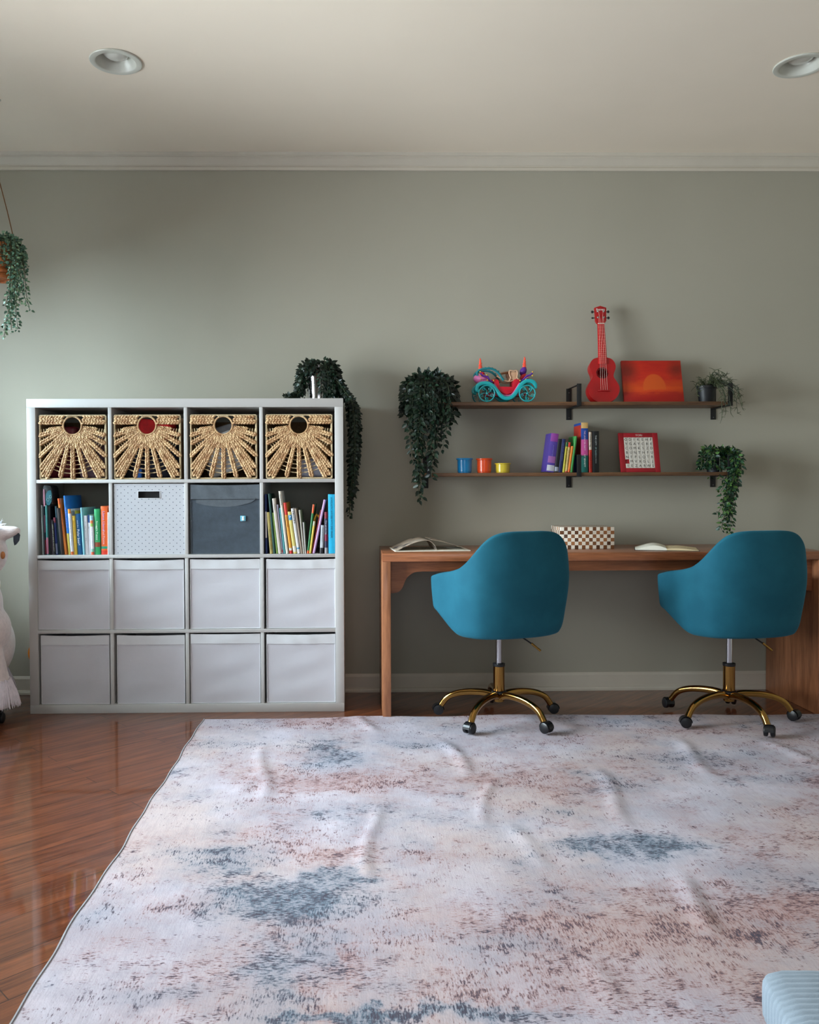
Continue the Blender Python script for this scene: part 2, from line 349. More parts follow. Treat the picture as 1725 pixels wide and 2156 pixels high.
    rp = math_n(N, L, 'MAXIMUM', rust, math_n(N, L, 'MULTIPLY', ramp(N, L, br, 0.42, 0.66), 0.75))
    tp = math_n(N, L, 'MAXIMUM', teal, math_n(N, L, 'MULTIPLY', ramp(N, L, bt, 0.50, 0.7), 0.75))
    col = mix_n(N, L, math_n(N, L, 'MULTIPLY', rp, 0.7), col, sc((164, 134, 130)))
    col = mix_n(N, L, math_n(N, L, 'MULTIPLY', tp, 0.62), col, sc((126, 136, 150)))
    col = mix_n(N, L, math_n(N, L, 'MULTIPLY', mask(rp, 0.13, 0.56, 0.08), 0.62), col, sc((142, 92, 82)))
    col = mix_n(N, L, math_n(N, L, 'MULTIPLY', mask(tp, 0.145, 0.575, 0.08), 0.8), col, sc((66, 92, 108)))
    dk = mask(math_n(N, L, 'MAXIMUM', math_n(N, L, 'MAXIMUM', rp, tp), 0.3), 0.085, 0.585, 0.05)
    col = mix_n(N, L, math_n(N, L, 'MULTIPLY', dk, 0.8), col, sc((72, 62, 72)))
    col = mix_n(N, L, math_n(N, L, 'MULTIPLY', ramp(N, L, noise(N, L, v, 90, 2, 0.5, (3.4, 0.25, 1)), 0.47, 0.62), 0.15), col, sc((120, 112, 122)))
    L.new(col, b.inputs['Base Color'])
    b.inputs['Roughness'].default_value = 0.95; b.inputs['Specular IOR Level'].default_value = 0.1
    bp = N.new('ShaderNodeBump'); bp.inputs['Strength'].default_value = 0.35; bp.inputs['Distance'].default_value = 0.0015
    L.new(noise(N, L, v, 130, 2, 0.5, (2.2, 1, 1)), bp.inputs['Height']); L.new(bp.outputs[0], b.inputs['Normal'])
    return m
RX0, RX1, RY0, RY1 = -0.685, 3.0, -0.515, -4.7
def seg_dist(p, a, b):
    p = p+Vector((.02*math.sin(p.y*9+a.x*5), .015*math.sin(p.x*11+a.y*3))); ab = b-a; t = max(0, min(1, (p-a).dot(ab)/ab.length_squared)); return (p-(a+ab*t)).length, t
RIDGES = [((545, 1700), (560, 1570), .010, .028), ((780, 1860), (785, 1700), .010, .022), ((1045, 1640), (1010, 1740), .009, .020), ((930, 1560), (985, 1630), .014, .030), ((760, 1515), (790, 1545), .014, .03), ((1420, 1560), (1510, 1640), .014, .035), ((1250, 1620), (1330, 1740), .012, .03), ((1420, 1850), (1520, 1970), .014, .03), ((1600, 1560), (1725, 1620), .012, .04), ((560, 1620), (480, 1680), .006, .03), ((1060, 1740), (1150, 1830), .008, .03), ((1225, 2040), (1290, 2130), .007, .03)]
RIDGES = [(at_z(*a, 0).to_2d(), at_z(*b, 0).to_2d(), h, w) for a, b, h, w in RIDGES]
def rug_z(x, y):
    z = 0.006 + 0.0015*math.sin(x*7+y*3)*math.sin(y*5)
    p = Vector((x, y))
    for a, b, h, w in RIDGES:
        d, t = seg_dist(p, a, b)
        if d < w*3.5: z += h*.85*math.exp(-(d/w)**2*1.3)*math.sin(PI*(.08+.84*t))*(.8+.2*math.sin(t*9))
    if y > -0.8: z += 0.004*(0.5+0.5*math.sin(x*9+1))*(0.8+y)/0.3
    return z
bm = nb(); NX, NY = 300, 330; G = []
for j in range(NY+1):
    row = []
    for i in range(NX+1):
        u, w = i/NX, j/NY
        x = RX0+(RX1-RX0)*u; y = RY0+(RY1-RY0)*w
        x += (0.003*math.sin(y*9)+0.0025*math.sin(y*23+1))*(1-u)**8
        y += (0.016*math.sin(x*2.1+0.2)+0.004*math.sin(x*13))*(1-w)**12
        row.append(bm.verts.new((x, y, rug_z(x, y))))
    G.append(row)
for j in range(NY):
    for i in range(NX): bm.faces.new((G[j][i], G[j][i+1], G[j+1][i+1], G[j+1][i]))
edge = [G[0][i] for i in range(NX+1)] + [G[j][NX] for j in range(1, NY+1)] + [G[NY][i] for i in range(NX-1, -1, -1)] + [G[j][0] for j in range(NY-1, 0, -1)]
lo = [bm.verts.new((v.co.x, v.co.y, max(0.0005, v.co.z-0.006))) for v in edge]
for k in range(len(edge)):
    q = (k+1) % len(edge); bm.faces.new((edge[k], lo[k], lo[q], edge[q]))
t = thing('area_rug', 'large distressed area rug in off-white, dusty pink and faded blue', 'rug')
obj('pile', bm, rug_mat(), t, angle=80)
bm = nb(); pts = []
for j in range(0, NY+1, 2):
    y = RY0+(RY1-RY0)*j/NY; x = RX0+0.003*math.sin(y*9)+0.0025*math.sin(y*23+1); pts.append((x, y+(0.016*math.sin(x*2.1+0.2)+0.004*math.sin(x*13))*(1-j/NY)**12, rug_z(x, y)-.001))
tube(bm, pts, 0.0035, 6); obj('bound_edge', bm, pm('rug_binding', (150, 150, 154), 0.9), t)

# ================================================================== CUBE SHELF
KX0, KW, KY0, KY1 = -1.5159, 1.468, -0.385, -0.006
WHITE = pm('white_laminate', (190, 188, 186), 0.38, var=0.02, scale=4)
KX1 = KX0+KW
t = thing('cube_shelf', 'large white four by four cube shelf against the wall', 'shelf', (KX0, 0, 0))
P4, P2, CE = .04, .016, .335
bm = nb(); box(bm, 0, KW, KY0, KY1, KW-P4, KW, .001); obj('top_panel', bm, WHITE, t)
bm = nb(); box(bm, 0, KW, KY0, KY1, 0, P4, .001); obj('bottom_panel', bm, WHITE, t)
for x in (0, KW-P4):
    bm = nb(); box(bm, x, x+P4, KY0, KY1, P4, KW-P4, .001); obj('side_panel', bm, WHITE, t)
for i in range(3):
    z = P4+CE*(i+1)+P2*i
    bm = nb(); box(bm, P4, KW-P4, KY0+.001, KY1, z, z+P2, .0008); obj('shelf_board', bm, WHITE, t)
for i in range(3):
    x = P4+CE*(i+1)+P2*i
    for j in range(4):
        z = P4+(CE+P2)*j
        bm = nb(); box(bm, x, x+P2, KY0+.003, KY1, z, z+CE, .0008); obj('divider', bm, WHITE, t)
def cell(c, r):   # column from left, row from top -> x0, z0 of the opening
    return KX0+P4+(CE+P2)*c, P4+(CE+P2)*(3-r)

# --- woven baskets
STRAW = bpy.data.materials.new('plaited_straw')
nt, N, L, b = nodes_of(STRAW); tc = N.new('ShaderNodeTexCoord'); v = tc.outputs['Object']
cc = mix_n(N, L, ramp(N, L, noise(N, L, v, 45, 2, 0.5), 0.35, 0.65), sc((158, 116, 76)), sc((206, 172, 128)))
cc = mix_n(N, L, math_n(N, L, 'MULTIPLY', ramp(N, L, noise(N, L, v, 120, 2, 0.5), 0.55, 0.7), 0.25), cc, sc((140, 98, 58))); L.new(cc, b.inputs['Base Color']); b.inputs['Roughness'].default_value = 0.6
TWINE = pm('seagrass_twine', (196, 176, 140), 0.8, var=0.25, scale=300)
BK = pm('basket_shell', (120, 92, 60), 0.85, var=0.25, scale=120, bump=0.5, bscale=300)
BW, BH, BD = .310, .300, .33
def make_basket():
    rnd = random.Random(5)
    t = thing('woven_basket', '', 'basket', group='woven straw baskets in the top row')
    hc = Vector((.155, .250)); hr = .041
    bm = nb()
    def grain(p, ang, L_, w_):
        M = Matrix.Rotation(-ang, 3, 'Y'); ell(bm, (p.x, -.004+rnd.uniform(-.002, .001), p.y), (L_/2, w_*.55, w_/2), M, 7, 5)
    def braid(a, b, w=.0155, w0=None):
        a, b = Vector(a), Vector(b); d = b-a; Ln = d.length; d.normalize(); n = Vector((-d.y, d.x)); ang = math.atan2(d.y, d.x)
        s = .0; i = 0
        while s < Ln-.004:
            ww = (w0 or w)+(w-(w0 or w))*min(1, s/(Ln*.6)); st = .0122*(.7+.3*ww/.0155)
            for sd in (-1, 1):
                p = a+d*(s+(.004 if sd > 0 else 0))+n*sd*ww*.26
                grain(p+Vector((rnd.uniform(-.0006, .0006), rnd.uniform(-.0006, .0006))), ang-sd*.36, st*1.75, ww*.60)
            s += st; i += 1
    def ringpt(deg, r=hr+.010): return (hc.x+r*math.cos(R(deg)), hc.y+r*math.sin(R(deg)))
    # thick band each side of the hole
    for (x0, x1, s) in ((.105, .006, 1), (.205, .304, 1)):
        braid((x0+(.004 if s else 0), .285), (x1, .285), .020); braid((x0, .2655), (x1, .2655), .020)
    ends = [(.004, .205, 197), (.004, .165, 209), (.004, .110, 222), (.004, .048, 233), (.010, .012, 241), (.030, .004, 249),
            (.094, .004, 257), (.155, .004, 270), (.216, .004, 283)]
    ends += [(BW-x, z, 540-a) for x, z, a in ends[:6][::-1]]
    for x, z, a in ends: braid(ringpt(a), (x, z), .0195, .0125)
    # short filling plaits packed round the hole
    for a, l in ((203, .055), (215, .06), (228, .08), (237, .10), (245, .09), (253, .07), (263, .05), (277, .05), (287, .07), (295, .09), (303, .10), (312, .08), (325, .06), (337, .055), (188, .07), (352, .07)):
        p = ringpt(a); braid(p, (p[0]+l*math.cos(R(a)), p[1]+l*math.sin(R(a))), .0125, .010)
    obj('plaits', bm, STRAW, t, angle=80)
    bm = nb()   # ring round the hole
    pts = [(hc.x+hr*1.04*math.cos(2*PI*k/40), -.005, hc.y+hr*1.04*math.sin(2*PI*k/40)) for k in range(41)]
    tube(bm, pts, .0042, 6, cap=False); obj('handle_ring', bm, STRAW, t)
    bm = nb()   # thin twines between the plaits
    for k, r_ in enumerate((.105, .125, .145, .165, .185, .205, .225)):
        a0, a1 = 270-38+k*1.2, 270+38-k*1.2
        pts = [(hc.x+r_*math.cos(R(a0+(a1-a0)*q/16)), .001+.0012*math.sin(q*3), hc.y+r_*.985*math.sin(R(a0+(a1-a0)*q/16))) for q in range(17)]
        for dz in (-.0016, .0016): tube(bm, [(x, y+.001*math.sin(i*2.6+dz*2000), z+dz*math.cos(i*2.2)) for i, (x, y, z) in enumerate(pts)], .0016, 4)
    for a0, a1 in ((186, 236), (304, 354)):
        for r_ in (.088, .100, .112, .124, .136, .148, .160):
            pts = []
            for q in range(21):
                a = a0+(a1-a0)*q/20; x, z = hc.x+r_*math.cos(R(a)), hc.y+r_*math.sin(R(a))
                if .006 < x < BW-.006 and .008 < z < .262: pts.append((x, .001+.0008*math.sin(q*2), z))
            if len(pts) > 2:
                for d_ in (-.0014, .0014): tube(bm, [(x+d_, y, z) for x, y, z in pts], .0013, 4)
    obj('twines', bm, TWINE, t)
    bm = nb()   # rim wrapped with fine twine
    cor = [(.003, .003), (BW-.003, .003), (BW-.003, BH-.003), (.003, BH-.003)]
    for i in range(4):
        a, b = Vector(cor[i]), Vector(cor[(i+1) % 4]); n = 70
        pts = [a+(b-a)*k/n for k in range(n+1)]
        tube(bm, [(p.x, 0, p.y) for p in pts], [.0036+.0012*(k % 2) for k in range(n+1)], 6)
    for k in range(16):   # wrapped top of the hole
        a = R(60+60*k/15); tube(bm, [(hc.x+(hr+.001)*math.cos(a), -.008, hc.y+(hr+.001)*math.sin(a)), (hc.x+(hr+.006)*math.cos(a)*1.0, -.010, BH-.003)], .0023, 5)
    obj('rim', bm, TWINE, t)
    bm = nb()
    box(bm, .001, .007, .004, BD, .002, BH-.012, .001); box(bm, BW-.007, BW-.001, .004, BD, .002, BH-.012, .001)
    box(bm, .007, BW-.007, BD-.006, BD, .002, BH-.012, .001); box(bm, .007, BW-.007, .004, BD-.006, .0015, .006, .001)
    obj('basket_body', bm, BK, t)
    return t
bk0 = make_basket()
BLAB = ['straw basket in top row, leftmost, with a dark red bag showing through its hole', 'straw basket in top row holding bright red cloth behind its round hole',
        'straw basket in top row with grey and white papers behind its hole', 'straw basket in top row, rightmost, dark inside with a bit of brown card']
bxs = [84, 241, 401.5, 560.5]
for i in range(4):
    p = at(bxs[i], 1004, KY0+.012); x0, z0 = cell(i, 0)
    loc = (p.x, KY0+.012, z0+.001)
    if i == 0: bk0.location = loc; bk0['label'] = BLAB[0]
    else: dup(bk0, loc, None, BLAB[i])
    # what shows through the hole
    bx, bz = p.x, z0+.007
    def soft(name, lab, cat, col, x0, x1, y0, y1, z0, z1, ang=0, rough=0.7, seed=1, gloss=0):
        bm = nb(); box(bm, x0, x1, y0, y1, z0, z1, min(.02, (z1-z0)*.3, (y1-y0)*.3, (x1-x0)*.3), seg=3)
        c = Vector(((x0+x1)/2, (y0+y1)/2, z0)); M = Matrix.Rotation(ang, 3, 'Y')
        rr = random.Random(seed)
        for v in bm.verts: v.co = M @ (v.co-c)+Vector((0, 0, 0))
        mz = min(v.co.z for v in bm.verts)
        for v in bm.verts: v.co.z -= mz
        o = obj(name, bm, pm(name+'_stuff_%d_%d_%d' % col, col, rough, var=0.3, scale=25, bump=.5, bscale=40), None, loc=(c.x, c.y, z0)); return tag(o, lab, cat)
    if i == 0:
        soft('toy_bag', 'dark red glossy bag inside the leftmost straw basket', 'bag', (96, 22, 34), bx+.02, bx+.155, -.33, -.2, bz, bz+.245, 0, .3)
        soft('folded_blanket', 'dusty mauve cloth bundle in the leftmost straw basket', 'cloth', (108, 84, 96), bx+.165, bx+.29, -.33, -.2, bz, bz+.20, 0, .8)
    if i == 1:
        soft('folded_cloth', 'bright red cloth in the second straw basket from left', 'cloth', (205, 20, 28), bx+.09, bx+.25, -.32, -.2, bz+.176, bz+.268, .12, .7)
        soft('fabric_bundle', 'dark navy bundle under the red cloth in the second straw basket', 'cloth', (30, 34, 52), bx+.02, bx+.29, -.32, -.19, bz, bz+.165, 0, .8)
        soft('toy_block', 'small bright blue block in the second straw basket from left', 'toy', (30, 100, 190), bx+.085, bx+.12, -.345, -.325, bz, bz+.05, 0, .5)
    if i == 2:
        soft('paper_stack', 'tilted grey sheaf of papers in the third straw basket from left', 'papers', (150, 152, 158), bx+.06, bx+.26, -.25, -.2, bz, bz+.225, -.30, .8)
        soft('white_folder', 'white folder leaning inside the third straw basket from left', 'folder', (225, 228, 238), bx+.09, bx+.25, -.31, -.27, bz, bz+.19, -.36, .6)
    if i == 3:
        soft('brown_card', 'brown card standing in the rightmost straw basket', 'cardboard', (150, 112, 70), bx+.15, bx+.25, -.25, -.235, bz, bz+.20, .35, .8)
        soft('silver_pouch', 'silvery grey pouch at the bottom of the rightmost straw basket', 'pouch', (150, 150, 165), bx+.15, bx+.28, -.33, -.24, bz, bz+.09, 0, .3)

# --- white fabric bins
BIN = pm('white_bin_fabric', (198, 196, 202), 0.75, var=0.03, scale=6, bump=0.25, bscale=500)
BINBAND = pm('white_bin_fold', (208, 208, 211), 0.7, var=0.02, scale=6, bump=0.15, bscale=500)
def fabric_bin(px0, px1, pyt, pyb, row, lab, seed, mat=BIN, bandm=BINBAND, band=.045, group='white fabric bins in the two lower rows', name='fabric_bin', depth=.33):
    rr = random.Random(seed); YB = KY0+.010
    a = at(px0, pyb, YB); b = at(px1, pyt, YB); w = b.x-a.x; c, rw = row; x0, z0 = cell(c, rw); h = min(b.z-z0-.001, .329)
    t = thing(name, lab, 'storage bin', (a.x, YB, z0+.001), group=group)
    ph = [rr.uniform(0, 6) for _ in range(6)]; amp = rr.uniform(.7, 1.3)
    def warp(x, z): # gentle wrinkles of the cloth
        u, q = x/w, z/h
        e = math.sin(PI*min(1, max(0, u)))
        return (.0022*math.sin(7*q+3*u+ph[0])+.0012*math.sin(17*q+ph[1]-4*u))*amp*e
    sag = lambda x: -.004*math.sin(PI*x/w)*rr_s
    rr_s = rr.uniform(.3, 1.2)
    bm = nb(); n, m = 26, 26; g = []
    for j in range(m+1):
        g.append([bm.verts.new((w*i/n, warp(w*i/n, h*j/m), h*j/m+(sag(w*i/n) if j == m else sag(w*i/n)*j/m))) for i in range(n+1)])
    for j in range(m):
        for i in range(n): bm.faces.new((g[j][i], g[j][i+1], g[j+1][i+1], g[j+1][i]))
    gb = [[bm.verts.new((v.co.x, .004+v.co.y, v.co.z)) for v in row_] for row_ in g]
    for j in range(m):
        for i in range(n): bm.faces.new((gb[j][i+1], gb[j][i], gb[j+1][i], gb[j+1][i+1]))
    for i in range(n): bm.faces.new((g[m][i], g[m][i+1], gb[m][i+1], gb[m][i]))
    box(bm, 0, .004, .003, depth, 0, h-.002, .001); box(bm, w-.004, w, .003, depth, 0, h-.002, .001)
    box(bm, .004, w-.004, depth-.004, depth, 0, h-.002, .001); box(bm, .004, w-.004, .004, depth-.004, 0, .004)
    obj('bin_body', bm, mat, t, angle=60)
    bm = nb(); g = []   # folded top band
    for j in range(7):
        z = h-band+band*j/6
        g.append([bm.verts.new((w*i/n, warp(w*i/n, z)-.0032-.0008*math.sin(i*.9+ph[2]+j*.3), z+sag(w*i/n)*(.4+.6*j/6)+.0005)) for i in range(n+1)])
    for j in range(6):
        for i in range(n): bm.faces.new((g[j][i], g[j][i+1], g[j+1][i+1], g[j+1][i]))
    bk = [[bm.verts.new((v.co.x, v.co.y+.0022, v.co.z)) for v in row_] for row_ in (g[0], g[6])]
    for i in range(n):
        bm.faces.new((bk[0][i], bk[0][i+1], g[0][i+1], g[0][i])); bm.faces.new((g[6][i], g[6][i+1], bk[1][i+1], bk[1][i]))
    obj('folded_band', bm, bandm, t, angle=60)
    bm = nb(); tube(bm, [(.001, -.0012, .002), (.001, -.0012, h-.002)], .0018, 6); tube(bm, [(w-.001, -.0012, .002), (w-.001, -.0012, h-.002)], .0018, 6); tube(bm, [(.001, -.001, .002), (w-.001, -.001, .002)], .0018, 6)
    obj('seam', bm, bandm, t)
    return t, w, h
cols = ['leftmost column', 'second column from left', 'third column from left', 'rightmost column']
r3 = [(82, 230, 1179, 1328), (239.5, 387, 1178, 1325), (401.5, 547.5, 1177, 1323.5), (562, 706, 1176.5, 1322)]
r4 = [(88, 230, 1337, 1482), (248, 389, 1336.5, 1480), (402.5, 548, 1334, 1479), (562.5, 706, 1334.5, 1478)]
for c in range(4):
    fabric_bin(*r3[c], (c, 2), 'white fabric bin, third row of cube shelf, '+cols[c], 11+c)
    fabric_bin(*r4[c], (c, 3), 'white fabric bin, bottom row of cube shelf, '+cols[c], 31+c)
# --- grey bin with flap and sticker
GREY = pm('charcoal_felt', (62, 72, 82), 0.85, var=0.12, scale=40, bump=0.3, bscale=400)
t, w, h = fabric_bin(402.5, 546.5, 1020, 1163, (2, 1), 'dark grey fabric bin with a small teal sticker on its front', 77, GREY, pm('charcoal_felt_flap', (84, 91, 98), 0.85, var=0.12, scale=40, bump=0.3, bscale=400), .068, group=None)
bm = nb(); prism(bm, [(w*.08+w*.86*k/16*1.0, h-.070-.034*math.sin(PI*(.08+.92*k/16))**.6) for k in range(17)]+[(w*.94, h-.06), (w*.08, h-.06)], -.0036, -.0006); obj('pocket_flap', bm, MC['charcoal_felt_flap'], t)
bm = nb(); tube(bm, [(.002, -.0042, h-.069), (w-.002, -.0042, h-.069)], .0011, 6); obj('hem_line', bm, flat((24, 28, 34)), t)
bm = nb(); q = at(506.5, 1097, KY0+.01); lx = q.x-t.location.x; lz = q.z-t.location.z
box(bm, 0+lx, lx+.025, -.0062, -.0036, lz, lz+.025, .0005); st = obj('sticker', bm, flat((96, 168, 190)), t); st['label'] = 'teal sticker with white figure'
bm = nb(); ell(bm, (lx+.0125, -.0064, lz+.008), (.006, .0008, .006)); ell(bm, (lx+.0125, -.0064, lz+.0165), (.0045, .0008, .0045)); ell(bm, (lx+.009, -.0064, lz+.021), (.0017, .0007, .002)); ell(bm, (lx+.016, -.0064, lz+.021), (.0017, .0007, .002)); obj('sticker_figure', bm, flat((235, 235, 225)), st)

# --- white dotted box with a hand slot
def dot_mat():
    m = bpy.data.materials.new('white_board_with_dots'); nt, N, L, b = nodes_of(m)
    tc = N.new('ShaderNodeTexCoord'); s = N.new('ShaderNodeSeparateXYZ'); L.new(tc.outputs['Object'], s.inputs[0])
    dx, dz = .0322, .01475
    vz = math_n(N, L, 'DIVIDE', s.outputs[2], dz); rowi = math_n(N, L, 'FLOOR', vz); half = math_n(N, L, 'MULTIPLY', math_n(N, L, 'MODULO', rowi, 2.0), 0.5)
    vx = math_n(N, L, 'ADD', math_n(N, L, 'DIVIDE', math_n(N, L, 'ADD', s.outputs[0], s.outputs[1]), dx), half)
    fx = math_n(N, L, 'MULTIPLY', math_n(N, L, 'SUBTRACT', math_n(N, L, 'FRACT', vx), 0.5), dx); fz = math_n(N, L, 'MULTIPLY', math_n(N, L, 'SUBTRACT', math_n(N, L, 'FRACT', vz), 0.5), dz)
    d = math_n(N, L, 'SQRT', math_n(N, L, 'ADD', math_n(N, L, 'MULTIPLY', fx, fx), math_n(N, L, 'MULTIPLY', fz, fz)))
    k = ramp(N, L, d, .0024, .0016)
    L.new(mix_n(N, L, k, sc((192, 194, 200)), sc((50, 60, 76))), b.inputs['Base Color']); b.inputs['Roughness'].default_value = 0.55
    return m
a = at(241.5, 1163, KY0+.008); b_ = at(388, 1017, KY0+.008); x0, z0 = cell(1, 1); w = b_.x-a.x; h = min(b_.z-z0, .33)
t = thing('dotted_box', 'white storage box with small dark dots and a black hand slot', 'storage box', (a.x, KY0+.008, z0+.001))
DOT = dot_mat(); hx0, hx1, hz0, hz1 = w*.345, w*.65, h-.067, h-.036
bm = nb()
vx = [0, hx0, hx1, w]; vz = [0, hz0, hz1, h]
for i in range(3):
    for j in range(3):
        if i == 1 and j == 1: continue
        q = [(vx[i], vz[j]), (vx[i+1], vz[j]), (vx[i+1], vz[j+1]), (vx[i], vz[j+1])]
        prism(bm, q, 0, .003)
bmesh.ops.remove_doubles(bm, verts=bm.verts[:], dist=1e-5)
box(bm, 0, .003, .003, .33, 0, h); box(bm, w-.003, w, .003, .33, 0, h); box(bm, .003, w-.003, .327, .33, 0, h); box(bm, .003, w-.003, .003, .327, 0, .003); box(bm, .003, w-.003, .003, .327, h-.003, h)
obj('box_body', bm, DOT, t, smooth=False)
bm = nb()
for (p, q, r_, s_) in ((hx0-.002, hx1+.002, hz0-.003, hz0), (hx0-.002, hx1+.002, hz1, hz1+.002), (hx0-.003, hx0, hz0-.003, hz1+.002), (hx1, hx1+.003, hz0-.003, hz1+.002)): box(bm, p, q, -.0016, .001, r_, s_, .0006)
obj('slot_rim', bm, flat((225, 225, 228)), t)
bm = nb(); box(bm, hx0-.03, hx1+.03, .02, .024, hz0-.03, hz1+.03); obj('inner_liner', bm, flat((12, 13, 16)), t)  # black sheet behind the slot stands in for the shade inside the box

# ================================================================== BOOKS
PAGES = pm('book_pages', (214, 206, 188), 0.8, var=0.1, scale=400, stretch=(1, .05, .05))
def book(x0, x1, xt, yt, yb, Y, col, lab, group, zfloor, bands=(), txt=(), depth=.2, rough=.45, xbase=None, name='book'):
    """x0, x1: photo columns of the spine foot, xt: column of its upper left corner, yt its top row"""
    a = at(x0, yb, Y); b = at(x1, yb, Y); tp = at(xt, yt, Y)
    th = b.x-a.x; dx = tp.x-a.x; hh = tp.z-zfloor; ang = math.atan2(dx, hh); h = math.hypot(dx, hh)
    th *= math.cos(ang)
    t = thing(name, lab, 'book', (a.x, Y, zfloor+max(0, th*math.sin(ang))+.0005), (0, ang, 0), group)
    m = flat(col, rough); c = min(.0022, th*.22)
    bm = nb(); pts = [(0, 0), (th*.15, -.0018), (th*.5, -.0028), (th*.85, -.0018), (th, 0), (th, depth), (th-c, depth), (th-c, c*1.2), (c, c*1.2), (c, depth), (0, depth)]
    prism(bm, pts, 0, h, plane='XY'); obj('cover', bm, m, t, angle=50)
    bm = nb(); box(bm, c, th-c, c*1.2, depth-.004, .003, h-.003); obj('pages', bm, PAGES, t, smooth=False)
    for (f0, f1, bc) in bands:
        bm = nb(); e = .0003; prism(bm, [(e, -.0006), (th*.15, -.0025), (th*.5, -.0036), (th*.85, -.0025), (th-e, -.0006), (th-e, 0), (e, 0)], h*f0, h*f1, plane='XY'); o = obj('spine_band', bm, flat(bc, rough), t, angle=50)
    for (s, f, size, tc_, wfrac) in txt:
        text(s, th*size, flat(tc_), t, lambda x, y, z, f=f, th=th, h=h, size=size: (th*.5+(y-th*size*.33), -.0037-z, h*f-x), 'title', ext=.0002, width=h*wfrac)
    return t
YK = KY0+.012; _, Z1 = cell(0, 1); gl = 'books in the left cell of the second row'; gr = 'books in the right cell of the second row'
L1 = [
 (89.5, 92, 86.5, 1064, (150, 164, 164), 'thin pale grey-green book at the far left of the left book cell', (), ()),
 (92.5, 95, 89.3, 1064, (64, 74, 84), 'thin slate book second from the left in the left book cell', (), ()),
 (95.5, 98.2, 91.8, 1064, (28, 28, 44), 'thin navy book with pink and red stripes on its spine, left book cell', ((.45, .8, (170, 90, 120)), (.02, .3, (150, 36, 50))), ()),
 (98.6, 103.4, 95, 1064, (52, 124, 122), 'teal thin book with a pink foot near the left of the left book cell', ((.02, .35, (176, 104, 128)),), ()),
 (104, 110, 99.8, 1066, (18, 20, 28), 'black unlettered book standing beside the thin teal one', (), ()),
 (110.4, 112.2, 104, 1065, (158, 142, 166), 'very thin lavender book leaning among black books', (), ()),
 (112.6, 117, 108.5, 1097, (14, 14, 20), 'short black book with pale lettering down its spine', (), (('ONCE UPON A TIME IN THE NIGHT', .9, .55, (200, 196, 170), .8),)),
 (117.6, 122.5, 112.4, 1090, (24, 44, 110), 'short dark blue book with a red top and starry foot', ((.86, 1, (120, 40, 60)), (.03, .3, (120, 130, 160))), ()),
 (123, 127.5, 115.6, 1066, (26, 60, 72), 'dark petrol blue book leaning left of the brown one', (), ()),
 (128, 135.5, 119.4, 1070, (46, 38, 36), 'dark brown leaning book behind the orange spine', (), ()),
 (136.4, 141.5, 121, 1050, (226, 128, 50), 'tall thin orange book leaning left with red lettering', ((.9, 1, (220, 96, 40)),), (('Giraffes Can\'t', .62, .7, (150, 50, 30), .25),)),
 (144, 149.2, 133.6, 1044, (28, 120, 206), 'tall leaning book, bright blue above and yellow below', ((0, .36, (206, 188, 84)),), (('the little blue boat', .8, .6, (150, 140, 220), .35),)),
 (149.6, 155.8, 142.6, 1072, (222, 222, 226), 'white book with an orange head beside the yellow one', ((.9, 1, (226, 140, 40)), (.0, .07, (220, 110, 50))), (('counting on the farm', .8, .45, (150, 150, 160), .6),)),
 (156.4, 163, 151, 1076, (226, 186, 60), 'yellow book with a dark grey head', ((.89, 1, (70, 82, 88)),), (('BILLY BUTTON', .78, .55, (190, 140, 20), .35),)),
 (163.6, 173.2, 158, 1082, (18, 92, 140), 'dark blue book lettered Polar bear! in white', (), (('Polar bear!', .62, .75, (235, 240, 245), .38), ('and the', .84, .4, (200, 215, 230), .18))),
 (175, 179.5, 169.2, 1069, (132, 196, 212), 'tall pale blue book behind the white ones', (), ()),
 (180, 186.8, 176, 1086, (226, 228, 234), 'white book with faint grey lettering, left of three whites', (), (('first words', .85, .4, (150, 160, 170), .5),)),
 (187.2, 191.8, 184.2, 1084, (228, 230, 236), 'white book with a dark blue head, middle of three whites', ((.8, 1, (24, 72, 130)),), (('Dr', .7, .5, (80, 90, 110), .05),)),
 (192.2, 198.8, 189.2, 1086, (232, 232, 238), 'white book with orange, green and pale blue bands', ((.8, .88, (224, 120, 70)), (.72, .8, (150, 190, 90)), (.88, 1, (150, 196, 220)), (.0, .07, (214, 92, 60)), (.07, .15, (140, 190, 170))), (('my first numbers', .68, .4, (150, 160, 190), .45),)),
 (200, 211.8, 198.2, 1072, (38, 160, 96), 'thick green book with white lettering and a red apple', ((.17, .27, (150, 70, 40)),), (('Snuggle Puppy', .74, .38, (230, 240, 230), .42),)),
 (213.2, 226.4, 212, 1066, (238, 104, 44), 'thick bright orange book at the right of the left book cell', ((0, .085, (220, 60, 40)), (.12, .17, (40, 160, 120))), (('Llama Llama', .9, .5, (180, 170, 230), .4), ('Red Pajama', .5, .45, (235, 190, 200), .28))),
 (227, 229.3, 226.6, 1079, (232, 230, 232), 'thin white book squeezed against the divider in the left book cell', (), ()),
]
for i, (a, b, xt, yt, c, lab, bands, txt) in enumerate(L1):
    book(a, b, xt, yt, 1164.5, YK+(.004*(i % 3)), c, lab, gl, Z1, bands, txt, depth=[.2, .17, .22][i % 3])
